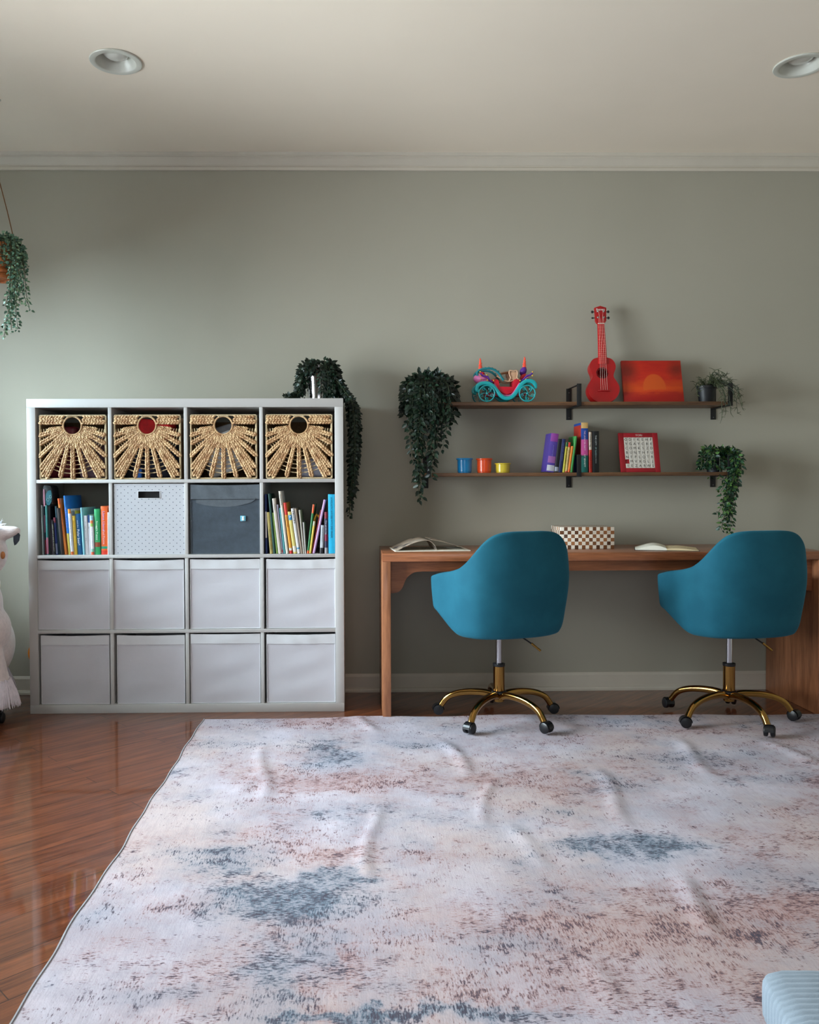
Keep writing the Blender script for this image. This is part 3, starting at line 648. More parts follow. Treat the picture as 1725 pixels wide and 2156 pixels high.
# rounded navy book showing its cover, large pale and brown ones behind
def back_board(name, lab, cat, outline, Y, col, th=.006, extra=None, group=None):
    """a board seen from the front; outline in photo coordinates"""
    pts = [at(x, y, Y) for x, y in outline]; ox, oz = pts[0].x, min(p.z for p in pts)
    bm = nb(); prism(bm, [(p.x-ox, p.z-oz) for p in pts], 0, th)
    o = obj(name, bm, flat(col), None, loc=(ox, Y, oz), angle=50); return tag(o, lab, cat, group)
arc = [(140+32*math.sin(R(a))*.78, 1112-68*math.cos(R(a))) for a in range(0, 91, 9)]
back_board('board_book', 'navy round-topped board book behind the tall blue spine', 'book', [(140, 1163.8)]+arc+[(165, 1163.8)], -.20, (20, 52, 112), .012)
back_board('board_book', 'brown cover standing behind the yellow and dark blue spines', 'book', [(152, 1163.5), (152, 1073), (170, 1073), (170, 1163.5)], -.17, (104, 60, 40), .012)
back_board('board_book', 'large pale teal cover standing behind the white spines', 'book', [(172.5, 1163.5), (172.5, 1071), (208, 1069), (208, 1163.5)], -.17, (92, 146, 160), .012)
# black rounded pouch with teal face at the left of the cell
o = thing('pencil_case', 'black rounded case with a teal picture above the thin books', 'case', at(88, 1062.5, -.372))
ox, oz = o.location.x, o.location.z
def loc_pts(lst, Y): return [((at(x, y, Y).x-ox), at(x, y, Y).z-oz) for x, y in lst]
bm = nb(); prism(bm, loc_pts([(86.5, 1062.5), (88, 1040), (89.5, 1028), (92, 1022), (97, 1021), (106, 1023), (109.5, 1029), (111, 1045), (112, 1062.5)], -.372), 0, .09, bev=.004); obj('case_body', bm, pm('black_neoprene', (22, 24, 28), .6), o)
bm = nb(); prism(bm, loc_pts([(91, 1030), (93.5, 1030), (95, 1060), (95, 1066), (92, 1066), (91, 1050)], -.374), -.002, 0); obj('edge_band', bm, flat((176, 120, 140)), o)
bm = nb(); prism(bm, loc_pts([(97, 1040), (101, 1033), (107, 1032), (109, 1040), (108.5, 1056), (104, 1064), (98, 1063), (96, 1052)], -.374), -.0022, 0); q_ = obj('picture', bm, flat((22, 92, 104)), o)
bm = nb()
for (cx, cy, r_) in ((101.3, 1052, .0055), (106.2, 1046, .005)):
    p = at(cx, cy, -.374); tube(bm, [(p.x-ox+r_*math.cos(a*PI/8), -.003, p.z-oz+r_*1.3*math.sin(a*PI/8)) for a in range(17)], .0008, 4)
obj('picture_outline', bm, flat((150, 190, 196)), q_)

L2 = [
 (559.2, 563.4, 557.4, 1041, (22, 40, 92), 'thin navy book with a white middle, at the far left of the right book cell', ((.27, .71, (186, 180, 182)),), ()),
 (568.6, 575.2, 561.6, 1079, (172, 156, 88), 'short olive yellow book leaning at the left of the right book cell', (), (('WINNIE AT LARGE', .6, .5, (90, 80, 40), .5),)),
 (576, 580.4, 564.4, 1040, (30, 74, 68), 'tall dark green book leaning beside the olive one', (), ()),
 (581.6, 585.6, 572.8, 1080, (136, 172, 86), 'short light green thin book in the right book cell', (), ()),
 (586.6, 593.4, 572.9, 1050, (196, 186, 176), 'tall cream book leaning left, second tallest in the right book cell', (), (('Wonder', .9, .4, (110, 110, 110), .12),)),
 (593.8, 596.6, 582.5, 1063, (176, 172, 196), 'thin pale violet book beside the tall cream ones', ((.02, .08, (180, 50, 70)),), ()),
 (597.2, 602, 588, 1070, (72, 142, 148), 'thin teal book in front of the tallest cream one', (), ()),
 (602.6, 608.2, 586.6, 1034.5, (206, 198, 184), 'tallest cream book, lettered Good Words, in the right book cell', (), (('Good Words', .95, .6, (30, 30, 30), .17),)),
 (610.2, 616.8, 596.8, 1059, (214, 146, 44), 'orange book with a red head leaning left', ((.76, 1, (196, 44, 34)), (.0, .06, (190, 40, 34)), (.06, .11, (200, 200, 190))), (('Curious', .73, .7, (120, 40, 20), .2),)),
 (618.2, 625.8, 605.6, 1078, (206, 192, 112), 'pale yellow book with a blue letter A near its head', ((.8, .92, (60, 140, 190)), (.04, .18, (210, 206, 190))), (('A', .91, .8, (240, 240, 240), .06),)),
 (626.6, 633, 612.8, 1071, (208, 206, 206), 'white book lettered TRUCKS', ((.1, .13, (60, 140, 180)),), (('TRUCKS', .95, .8, (24, 24, 28), .28),)),
 (634, 638, 620.4, 1071, (150, 132, 116), 'tan brown thin book right of the one lettered TRUCKS', (), ()),
 (638.4, 642, 629.2, 1074, (166, 162, 150), 'grey paperback leaning right of the tan book', (), ()),
 (642.4, 645.2, 637.8, 1100, (186, 182, 178), 'short thin off-white booklet before the gap in the right book cell', (), ()),
 (646.4, 650.8, 658.6, 1062.5, (36, 116, 62), 'green book with an orange head, leaning right', ((.82, 1, (226, 84, 34)), (.0, .06, (226, 84, 34))), ()),
 (651, 655.4, 660, 1098, (216, 190, 76), 'short yellow book leaning right against the green one', ((.86, 1, (190, 190, 160)),), ()),
 (656.4, 658.2, 675, 1074, (158, 50, 44), 'very thin dark red book behind the lilac one', (), ()),
 (658.6, 663.4, 681.8, 1053, (184, 150, 196), 'tall thin lilac book leaning far to the right', (), ()),
 (673.6, 681, 676, 1106, (30, 30, 38), 'short grey-white book with a black foot', ((.2, 1, (170, 176, 184)),), (('the dictionary', .92, .4, (110, 118, 128), .5),)),
 (683.8, 690.6, 683.4, 1078, (40, 38, 70), 'navy book with a dark red head lettered The great big', ((.84, 1, (120, 24, 44)), (.3, .46, (120, 24, 60)), (.0, .14, (150, 146, 150))), (('The great big', .8, .5, (210, 205, 210), .34),)),
 (692, 705.6, 691, 1041, (28, 168, 210), 'large bright cyan workbook at the right end of the right book cell', (), (('SCHOLASTIC SUCCESS WITH 2ND GRADE', .95, .38, (20, 70, 90), .68),)),
]
for i, (a, b, xt, yt, c, lab, bands, txt) in enumerate(L2):
    book(a, b, xt, yt, 1164, YK+(.006 if i in (3, 5, 6, 16) else .002), c, lab, gr, Z1, bands, txt, depth=[.2, .17, .22][i % 3])
bm = nb(); p = at(662, 1094, YK+.02)
tube(bm, [(0, 0, -.03), (0, 0, 0), (.006, 0, .016), (.012, 0, .026), (.018, 0, .022), (.019, 0, .010)], [.003, .005, .005, .004, .004, .003], 6)
o = obj('bookmark', bm, flat((200, 160, 40)), None, loc=p); tag(o, 'yellow hooked bookmark rising from the short yellow book', 'bookmark')

# ================================================================== PLANTS
def leaf(bm, p, d, nrm, ln, wd, curl=.25, mi=0):
    d = d.normalized(); s = d.cross(nrm); s = s.normalized() if s.length > 1e-4 else d.orthogonal().normalized(); n = s.cross(d)
    prof = [(0, .04), (.3, .85), (.62, .8), (1, 0)]
    mid = [bm.verts.new(p+d*ln*a-n*ln*curl*a*a) for a, _ in prof]
    lf = [bm.verts.new(p+d*ln*a+s*wd*.5*b+n*(wd*.16*b-ln*curl*a*a)) for a, b in prof[1:3]]
    rg = [bm.verts.new(p+d*ln*a-s*wd*.5*b+n*(wd*.16*b-ln*curl*a*a)) for a, b in prof[1:3]]
    for A in (lf, rg):
        for f in (bm.faces.new((mid[0], mid[1], A[0])), bm.faces.new((mid[1], mid[2], A[1], A[0])), bm.faces.new((mid[2], mid[3], A[1]))): f.material_index = mi
def smooth_path(pts, n=6):
    pts = [Vector(p) for p in pts]; out = []
    P = [pts[0]*2-pts[1]]+pts+[pts[-1]*2-pts[-2]]
    for i in range(1, len(P)-2):
        a, b, c, d = P[i-1:i+3]
        for k in range(n):
            t = k/n; out.append(.5*((2*b)+(c-a)*t+(2*a-5*b+4*c-d)*t*t+(3*b-a-3*c+d)*t**3))
    out.append(pts[-1]); return out
def grow(bmL, bmS, path, step, ln, wd, rnd, r0=.0014, pet=.006, nmi=3, side=1.0, clamp=None):
    path = smooth_path(path, 8); tube(bmS, path, r0, 4)
    acc = 0
    for a, b in zip(path, path[1:]):
        seg = (b-a).length; acc += seg
        while acc > step:
            acc -= step; t = (b-a).normalized() if seg > 0 else Vector((0, 0, -1))
            ph = rnd.uniform(0, 2*PI); o = t.orthogonal().normalized(); o = Matrix.Rotation(ph, 3, t) @ o
            for sg in (1, -1):
                if rnd.random() > side: continue
                d = (o*sg+t*rnd.uniform(.2, .9)+Vector((0, 0, rnd.uniform(-.35, .2)))).normalized()
                k = rnd.uniform(.7, 1.25); p = b+d*pet
                tip = p+d*ln*k
                if clamp and not clamp(tip): continue
                leaf(bmL, p, d, Vector((rnd.uniform(-.5, .5), -1+rnd.uniform(-.4, .4), rnd.uniform(0, .9))), ln*k, wd*k, rnd.uniform(0, .35), rnd.randrange(nmi))
def greens(nm, cols): return [pm(nm+'_%d' % i, c, 0.42, var=0.25, scale=50, spec=.4) for i, c in enumerate(cols)]
DARKG = greens('dark_leaf', [(16, 34, 24), (24, 46, 30), (12, 28, 20)])
MIDG = greens('mid_leaf', [(36, 70, 42), (72, 104, 50), (26, 52, 38)])
BLUEG = greens('blue_leaf', [(84, 120, 98), (112, 140, 108), (66, 100, 84)])
STEM = pm('plant_stem', (52, 62, 36), 0.6, var=.2)
def plant_thing(name, lab, loc): return thing(name, lab, 'plant', loc)
def finish(t, bmL, bmS, leaves, st=STEM):
    o = obj('foliage', bmL, leaves, t, angle=80); o['kind'] = 'stuff'
    obj('stems', bmS, st, t)

# 1 -- silver pot on the cube shelf
p = at(672, 838, -.17); c = Vector((p.x, -.17, KW)); t = plant_thing('trailing_plant', 'dark green trailing plant in a silver pot on top of the cube shelf', c)
bm = nb(); lathe(bm, [(0, 0), (.052, 0), (.056, .004), (.066, .172), (.069, .176), (.066, .178), (.060, .170), (.058, .15), (0, .15)], 36)
obj('pot', bm, pm('polished_silver', (200, 200, 200), 0.14, metal=1.0, var=.05, scale=8), t)
rnd = random.Random(3); bL, bS = nb(), nb()
def okK(q):   # keep clear of shelf and wall (local space)
    w = q+c; return w.y < -.012 and w.z > .5 and not (w.x < KX1+.004 and w.z < KW+.002) and w.y > -.42
for k in range(44):
    a = rnd.uniform(-PI, 0.35) if k % 4 else rnd.uniform(-.9, .5); d = Vector((math.cos(a), math.sin(a), 0)); r = .05
    L_ = rnd.uniform(.08, .17)
    if -2.5 < a < -1.6: L_ = .04
    pts = [d*r*.6+Vector((0, 0, .17)), d*(r+.02)+Vector((0, 0, .178+rnd.uniform(-.005, .012))), d*(r+.04+rnd.uniform(0, .02))+Vector((0, 0, .178-L_*.45)), d*(r+.035+rnd.uniform(0, .03))+Vector((0, 0, max(.012, .178-L_)))]
    grow(bL, bS, pts, .011, .021, .014, rnd, clamp=okK)
for k in range(26):   # heap to the right spilling over the side panel
    y = rnd.uniform(-.16, .08); xe = rnd.uniform(.150, .195); z1 = rnd.uniform(-.08, -.42)
    pts = [Vector((.05, y*.3, .10+rnd.uniform(0, .06))), Vector((.09, y*.6, .075+rnd.uniform(0, .02))), Vector((.125, y*.8, .045)), Vector((max(.150, xe-.01), y, -.03)), Vector((xe, y, z1*.6)), Vector((rnd.uniform(.150, .185), y, z1))]
    grow(bL, bS, pts, .012, .019, .012, rnd, clamp=okK)
for k in range(6):
    pts = [Vector((.06, -.02, .1)), Vector((.125, -.03, .05)), Vector((.155+k*.004, -.05+.02*k, -.1)), Vector((.165-.003*k, -.05+.02*k, -.3)), Vector((.152+.004*k, -.05+.02*k, -.44)), Vector((.145+.002*k, -.05+.02*k, -.55 if k < 2 else -.47))]
    grow(bL, bS, pts, .017, .024, .016, rnd, clamp=okK)
for k in range(9):   # strand lying to the left
    pts = [Vector((-.055, -.03, .13)), Vector((-.075, -.05, .07)), Vector((-.09-rnd.uniform(0, .03), -.06, .03)), Vector((-.12-rnd.uniform(0, .05), -.03-rnd.uniform(0, .06), .018))]
    grow(bL, bS, pts, .012, .018, .012, rnd, clamp=okK)
finish(t, bL, bS, DARKG)

# ------------------------------------------------------------------ wall shelves
DWOOD = wood('shelf_walnut', (74, 48, 30), (132, 92, 58), 0.5, 'X', .1)
BLACK = pm('black_steel', (16, 17, 19), 0.5, var=.1)
SX = [0.369, 1.1065, 1.853]
SH = {}
for nm, zt, lab in (('upper', 1.4674, 'upper brown wooden wall shelf on black brackets'), ('lower', 1.1204, 'lower brown wooden wall shelf on black brackets')):
    t = thing('wall_shelf', lab, 'shelf', (0, 0, zt), group='wall shelves above the desk'); SH[nm] = zt
    bm = nb(); box(bm, SX[0]-.012, SX[2]+.012, -.195, -.008, -.017, 0, .0015); obj('board', bm, DWOOD, t)
    for x in SX:
        bm = nb(); w2 = .0135
        box(bm, x-w2, x+w2, -.005, -.0006, -.075, .085, .0006)                   # wall plate
        box(bm, x-w2, x+w2, -.200, -.002, -.0215, -.0175, .0006)                 # arm below the board
        box(bm, x-w2*.8, x+w2*.8, -.2035, -.1965, -.0215, .088, .0006)                 # front lip
        box(bm, x-.004, x+.004, -.200, -.002, .081, .086, .0006)                 # link over the board
        b = obj('bracket', bm, BLACK, t)
        bm = nb(); M = Matrix.Rotation(PI/2, 3, 'X')
        for z in (-.064, .064): lathe(bm, [(.0032, 0), (.0025, .001), (0, .0014)], 10, (x, -.005, z), M)
        obj('screw', bm, pm('steel_screw', (120, 120, 120), .35, metal=1), b)

# 2 -- dense trailing plant at the left end of the upper shelf
c = Vector((at(905, 847, -.11).x, -.105, SH['upper'])); t = plant_thing('trailing_plant', 'dark leafy trailing plant at the left end of the upper wall shelf', c)
bm = nb(); lathe(bm, [(0, .001), (.036, .001), (.047, .085), (.050, .086), (.050, .1), (.046, .1), (.043, .09), (0, .088)], 28); obj('pot', bm, pm('black_plastic', (18, 19, 22), .5), t)
rnd = random.Random(8); bL, bS = nb(), nb()
def okW(q):
    w = q+c; return w.y < -.01 and not (w.y > -.21 and SX[0]-.012 < w.x < SX[2]+.02 and SH['upper']-.03 < w.z < SH['upper']+.003) and not (w.y > -.21 and w.x > SX[0] and abs(w.z-SH['lower']) < .02)
for k in range(46):
    a = rnd.uniform(-PI*1.1, .35); d = Vector((math.cos(a), math.sin(a)*.85, 0)); L_ = rnd.uniform(.05, .19)
    out = rnd.uniform(.08, .125); pts = [d*.03+Vector((0, 0, .09)), d*.055+Vector((0, 0, .115+rnd.uniform(0, .03))), d*out+Vector((0, 0, .09)), d*(out+.012)+Vector((0, 0, .1-L_))]
    grow(bL, bS, pts, .019, .031, .018, rnd, clamp=okW)
def trail(x, y, z, n=1):
    return [Vector((0, -.03, .095)), Vector((x*.5, y*.6, .12)), Vector((x*.9, y, .06)), Vector((x*1.0, y, -.08)), Vector((x+rnd.uniform(-.01, .01), y+.01, z*.6)), Vector((x*.85+rnd.uniform(-.012, .012), y+.015, z))]
for (px, py) in ((862, 915), (868, 965), (876, 1005), (879, 1045), (882, 1052), (885, 1020), (872, 950), (893, 960), (905, 955), (915, 965), (912, 985), (908, 1005), (925, 940), (935, 945), (928, 925), (945, 905), (918, 930), (882, 980), (935, 880), (948, 885), (900, 900), (885, 940), (865, 890)):
    y = -.13-rnd.uniform(0, .02)-(.03 if px > 880 else 0); q = at(px, py, c.y+y)-c
    grow(bL, bS, trail(q.x, y, q.z), .022, .030, .017, rnd, clamp=okW)
finish(t, bL, bS, DARKG)

# 3 -- wispy plant, right end of the upper shelf
c = Vector((at(1488, 847, -.10).x, -.10, SH['upper'])); t = plant_thing('wispy_plant', 'wiry branching plant in a black pot at the right end of the upper shelf', c)
bm = nb(); lathe(bm, [(0, .001), (.036, .001), (.046, .072), (.0495, .073), (.0495, .086), (.046, .086), (.043, .078), (0, .076)], 28); obj('pot', bm, pm('black_plastic', (18, 19, 22), .5), t)
rnd = random.Random(21); bL, bS = nb(), nb()
def okR(w): return w.y < -.012
def twig(p, d, n, l, r):
    p = p.copy()
    pts = [p.copy()]
    for i in range(n):
        d = (d+Vector((rnd.uniform(-.35, .35), rnd.uniform(-.25, .2), rnd.uniform(-.42, .22)))).normalized(); q = p+d*l
        w = q+c
        if w.y > -.015: q.y = -.015-c.y
        if c.x-.1 < w.x < SX[2]+.012 and w.z < c.z+.006 and w.y > -.2: break
        p = q; pts.append(p.copy())
    if len(pts) > 2: tube(bL, pts, [max(.0006, r*(1-.6*i/len(pts))) for i in range(len(pts))], 5, mi=rnd.randrange(3)) if True else 0
    return pts, d
for k in range(30):
    a = rnd.uniform(-PI*.95, PI*.3); d = Vector((math.cos(a)*.6, math.sin(a)*.5, .9)); pts, dd = twig(Vector((math.cos(a)*.025, math.sin(a)*.025, .075)), d, 6, .011, .0019)
    for q in pts[1::2]:
        twig(q, Vector((rnd.uniform(-1, 1), rnd.uniform(-.8, .3), rnd.uniform(-.2, 1))), 3, .008, .0015)
for k, (px, py) in enumerate([(1508, 800), (1520, 795), (1532, 790), (1540, 800), (1548, 812), (1545, 830), (1550, 850), (1545, 872), (1555, 862), (1530, 872), (1520, 868), (1512, 880), (1518, 850), (1538, 845), (1528, 808), (1515, 815), (1550, 835), (1470, 830), (1465, 815)]):
    q = at(px, py, c.y-.07)-c; y = -.115 if px > 1500 and py > 830 else -.06
    pk = max(.105, q.z+.03) if px > 1500 else .10
    path = smooth_path([Vector((.015 if px > 1488 else -.015, 0, .078)), Vector((q.x*.4, y*.5, pk)), Vector((q.x*.85, y, max(q.z*.5+.06, q.z+.01))), Vector((q.x, y, q.z))], 6)
    path = [v+Vector((rnd.uniform(-.002, .002), 0, rnd.uniform(-.002, .002))) for v in path]; tube(bL, path, .0013, 5, mi=k % 3)
    for q in path[4::2]:
        for s in (0, 1): twig(q, Vector((rnd.uniform(-1, 1), rnd.uniform(-.5, .3), rnd.uniform(-1, .8))), rnd.randrange(2, 5), .008, .0014)
tube(bS, [(0, 0, .076), (.002, 0, .09), (.006, -.004, .1)], .003, 6)
finish(t, bL, bS, greens('wiry_leaf', [(56, 66, 40), (44, 54, 34), (66, 74, 46)]))

# 4 -- variegated plant, right end of the lower shelf
c = Vector((at(1505, 995, -.10).x, -.10, SH['lower'])); t = plant_thing('trailing_plant', 'green trailing plant hanging down behind the right desk chair, on the lower shelf', c)
bm = nb(); lathe(bm, [(0, .001), (.036, .001), (.044, .078), (.047, .079), (.047, .092), (.044, .092), (.041, .084), (0, .082)], 28); obj('pot', bm, pm('dark_navy_pot', (22, 24, 34), .5), t)
rnd = random.Random(14); bL, bS = nb(), nb()
def ok4(q):
    w = q+c; return w.y < -.012 and not (w.x < SX[2]+.014 and abs(w.z-c.z+.01) < .016 and w.y > -.2)
for k in range(20):
    a = rnd.uniform(-PI, .2); d = Vector((math.cos(a), math.sin(a)*.8, 0)); L_ = rnd.uniform(.03, .13); out = rnd.uniform(.055, .085)
    if a < -2.2: L_ = min(L_, .07)
    grow(bL, bS, [d*.02+Vector((0, 0, .085)), d*.04+Vector((0, 0, .108+rnd.uniform(0, .012))), d*out+Vector((0, 0, .085)), d*(out+.01)+Vector((0, 0, .09-L_))], .014, .023, .013, rnd, clamp=ok4)
for k in range(20):
    u = k/19; py = 1010+108*min(1, u*1.15); px = rnd.uniform(1506, 1544) if py < 1060 else rnd.uniform(1512, 1540); y = rnd.uniform(-.13, -.10)
    q = at(px, py, c.y+y)-c; x1 = rnd.uniform(.04, .085)
    grow(bL, bS, [Vector((.01, -.02, .085)), Vector((x1*.8, y*.8, .10)), Vector((x1, y, .03)), Vector(((x1+q.x)/2, y, q.z*.5)), Vector((q.x, y, q.z))], .017, .023, .012, rnd, clamp=ok4)
finish(t, bL, bS, MIDG)

# 5 -- hanging planter at the left edge
hp = at(-4, 300, -.62); hx, hy = hp.x, -.62
bz = at(0, 585, hy).z; t = plant_thing('hanging_planter', 'hanging woven planter with trailing eucalyptus at the left edge of the picture', (hx, hy, bz))
bh = at(0, 522, hy).z-bz
bm = nb()
for k in range(7):
    z = bh*k/6; r = .055+.016*math.sin(PI*(k/6)*.7)
    tube(bm, [(r*math.cos(a*PI/16)*(1+.03*(a % 2)), r*math.sin(a*PI/16)*(1+.03*(a % 2)), z) for a in range(33)], bh/11, 6, cap=False)
lathe(bm, [(0, 0), (.05, 0), (.062, bh*.5), (.066, bh), (.06, bh), (0, bh*.9)], 24)
obj('woven_pot', bm, pm('rust_wicker', (168, 96, 46), .7, var=.35, scale=60, bump=.5, bscale=160), t)
apex = at(2, 375, hy).z-bz; top = ZC-bz
bm = nb()
for k in range(3):
    a = k*2*PI/3+.15; e = Vector((.068*math.cos(a), .068*math.sin(a), bh)); tube(bm, [(0, 0, apex), (e.x*.45+.002, e.y*.45, apex*.55+bh*.45), tuple(e)], .0022, 6)
obj('hanger_cord', bm, pm('jute_cord', (112, 76, 42), .9, var=.2, scale=200), t)
bm = nb(); tube(bm, [(0, 0, apex-.01), (0, 0, apex+.12)], .006, 8); tube(bm, [(0, 0, apex+.12), (0, 0, top-.02)], .0018, 6); obj('cord_sleeve', bm, pm('brown_cord', (84, 56, 32), .9), t)
bm = nb(); lathe(bm, [(0, top), (.014, top), (.014, top-.004), (.004, top-.008), (.003, top-.03), (0, top-.03)], 16); obj('ceiling_hook', bm, TRIM, t)
rnd = random.Random(40); bL, bS = nb(), nb()
for k in range(44):
    a = rnd.uniform(0, 2*PI); d = Vector((math.cos(a), math.sin(a), 0)); L_ = rnd.uniform(.0, .11); o_ = rnd.uniform(.06, .095)
    grow(bL, bS, [d*.02+Vector((0, 0, bh)), d*.045+Vector((0, 0, bh+rnd.uniform(.02, .05))), d*o_+Vector((0, 0, bh+.01)), d*(o_+.008)+Vector((0, 0, bh-L_))], .012, .017, .014, rnd)
for (px, py) in ((50, 600), (46, 640), (60, 640), (55, 650), (38, 665), (30, 690), (34, 700), (28, 680), (8, 708), (16, 700), (20, 650), (30, 620), (42, 610), (-10, 660), (-20, 640), (52, 560), (-30, 620), (25, 640)):
    q = at(px, py, hy-.03)-t.location; y = rnd.uniform(-.08, .02); x1 = max(.075, min(.1, q.x)) if q.x > 0 else min(-.05, q.x)
    grow(bL, bS, [Vector((0, 0, bh)), Vector((x1*.8, y*.6, bh+.03)), Vector((x1, y, bh*.4)), Vector(((x1+q.x)/2+rnd.uniform(-.01, .01), y, q.z*.5)), Vector((q.x, y, q.z))], .014, .015, .012, rnd)
finish(t, bL, bS, BLUEG)

# ================================================================== THINGS ON THE UPPER SHELF
ZU, ZL = SH['upper'], SH['lower']
# --- toy carriage
TEAL = pm('teal_plastic', (22, 170, 176), .3, var=.05, coat=.4); TEAL2 = pm('deep_teal_plastic', (10, 122, 132), .35, var=.1, coat=.2)
RED = pm('red_plastic', (214, 22, 48), .4, var=.06); PINK = pm('pink_plastic', (222, 120, 176), .4, var=.05); PURP = pm('purple_plastic', (92, 40, 150), .35, var=.06)
CORAL = pm('coral_orange_plastic', (250, 86, 62), .45, var=.08); GOLDP = pm('gold_bead_plastic', (206, 160, 60), .4, var=.1); BEIGE = pm('beige_shell_plastic', (206, 164, 132), .5, var=.1)
YC = -.125; cc_ = at(980+870/10.78, 846.5, YC); t = thing('toy_carriage', 'toy carriage with teal wheels, red tub and pink nose on the upper shelf', 'toy', (cc_.x, YC, ZU))
ks = (YC+CAM_D)/F_PX/10.78
def cx(x, y=None): return (x-870)*ks
def cz(y): return (1252-y)*ks
def cp(x, y, d): return Vector((cx(x), d, cz(y)))
swoosh = [(285, 1010), (232, 985), (225, 930), (262, 868), (345, 830), (460, 828), (560, 872), (650, 965), (730, 1070), (820, 1145), (905, 1165), (990, 1148), (1065, 1090), (1140, 985), (1210, 880), (1300, 800), (1400, 775), (1490, 800), (1540, 865), (1540, 950)]
bm = nb()
for d in (-.055, .055):
    pth = smooth_path([cp(x, y, d) for x, y in swoosh], 4); n = len(pth)
    tube(bm, pth, [.0078 if 3 < i < n-4 else .0065 for i in range(n)], 8, flat=1.3)
for (x, y) in ((345, 830), (1400, 775)): tube(bm, [cp(x, y+10, -.055), cp(x, y+10, .055)], .004, 8)
obj('fender', bm, TEAL, t)
for (wx, d) in ((443, -.062), (1352, -.062), (380, .056), (1290, .056)):
    o_ = nb(); r = 190*ks; ctr = Vector((cx(wx), d, r+.0005))
    tube(o_, [ctr+Vector((r*.93*math.cos(a*PI/18), 0, r*.93*math.sin(a*PI/18))) for a in range(37)], r*.075, 8, cap=False, flat=1.3)
    w_ = obj('wheel', o_, TEAL if d < 0 else TEAL2, t)
    o_ = nb()
    for k in range(5):
        a = k*2*PI/5+.3; pts = []
        for i in range(20):
            u = i/19
            if u < .45: rr, aa = r*.86*(1-.0*u)*(u/.45), a+.5*(u/.45); pts.append(ctr+Vector((rr*math.cos(aa), 0, rr*math.sin(aa))))
            else:
                v_ = (u-.45)/.55; e = ctr+Vector((r*.64*math.cos(a+.62), 0, r*.64*math.sin(a+.62))); q = r*.21*(1-v_*.75); aa = a+.3+v_*7.5; pts.append(e+Vector((q*math.cos(aa), 0, q*math.sin(aa))))
        tube(o_, pts, r*.035, 5)
    ell(o_, ctr, (r*.13, .004, r*.13)); obj('spokes', o_, TEAL2 if d > 0 else TEAL, w_)
bm = nb(); prism(bm, [(cx(x), cz(y)) for x, y in ((575, 740), (700, 740), (730, 790), (735, 905), (1040, 915), (1050, 770), (1080, 735), (1190, 740), (1200, 790), (1090, 960), (1010, 1050), (900, 1078), (810, 1055), (740, 980), (640, 850))], -.048, .048, bev=.0015); obj('tub', bm, RED, t)
bm = nb(); box(bm, cx(735), cx(1045), -.036, .036, cz(912), cz(900)); obj('seat', bm, pm('brown_toy_seat', (120, 62, 44), .6, var=.3, scale=80), t)
bm = nb(); pth = smooth_path([cp(x, y, -.049) for x, y in ((620, 830), (700, 960), (790, 1070), (900, 1100), (1010, 1075), (1100, 960), (1190, 820))], 4); tube(bm, pth, .003, 6); pth = [Vector((p.x, .049, p.z)) for p in pth]; tube(bm, pth, .003, 6)
ell(bm, cp(365, 712, 0), (185*ks, .045, 120*ks), Matrix.Rotation(.15, 3, 'Y'), 24, 16); ell(bm, cp(440, 780, 0), (150*ks, .044, 70*ks), seg=18, rings=10); ell(bm, cp(1370, 700, 0), (90*ks, .035, 40*ks), seg=16, rings=8)
obj('nose_shell', bm, PINK, t)
for d in (-.046, .046):
    bm = nb(); tube(bm, smooth_path([cp(x, y, d) for x, y in ((245, 655), (238, 590), (290, 530), (400, 500), (520, 492), (640, 530), (730, 610), (790, 700), (835, 755))], 5), .0058, 7)
    for k, (x, y) in enumerate(((420, 480), (500, 475), (580, 490), (650, 520), (720, 560), (760, 620))): ell(bm, cp(x, y-8, d), (.0035, .003, .0035), seg=6, rings=4)
    obj('arch', bm, TEAL2, t)
for d in (-.044, .044):
    bm = nb(); tube(bm, smooth_path([cp(x, y, d) for x, y in ((320, 590), (345, 640), (410, 668), (470, 670), (500, 720), (545, 775), (590, 800))], 4), .0042, 6)
    obj('ribbon', bm, PURP, t); bm = nb(); tube(bm, smooth_path([cp(x, y, d) for x, y in ((1480, 590), (1430, 640), (1360, 660), (1300, 720), (1230, 775))], 4), .0045, 6)
    obj('ribbon', bm, PURP, t)
bm = nb(); ell(bm, cp(1315, 530, 0), (75*ks, .024, 105*ks), Matrix.Rotation(.45, 3, 'Y'), 14, 10); obj('cushion', bm, PURP, t)
bm = nb(); ell(bm, cp(410, 465, .01), (30*ks, .012, 26*ks)); obj('knob', bm, PURP, t)
bm = nb()
for x, y in ((303, 570), (312, 665), (320, 742), (465, 755), (455, 640), (605, 770), (1200, 768), (1480, 660), (1480, 575), (1325, 740)):
    ell(bm, cp(x, y, -.052), (.0042, .0042, .0042), seg=8, rings=6)
obj('beads', bm, GOLDP, t)
bm = nb()   # curved rear hood
for i in range(10):
    a0, a1 = -.04+.008*i, -.04+.008*(i+1); s0, s1 = math.cos(a0/.045*1.3), math.cos(a1/.045*1.3)
    def hood(d, s): return [cp(x, y0_+(1-s)*60, d) for x, y0_ in ((700, 650), (760, 570), (860, 545), (975, 530), (1060, 548), (1130, 540))]
    A = [bm.verts.new(p) for p in hood(a0, s0)]; B = [bm.verts.new(p) for p in hood(a1, s1)]
    for k in range(5): bm.faces.new((A[k], A[k+1], B[k+1], B[k]))
bmesh.ops.solidify(bm, geom=bm.faces[:], thickness=.002)
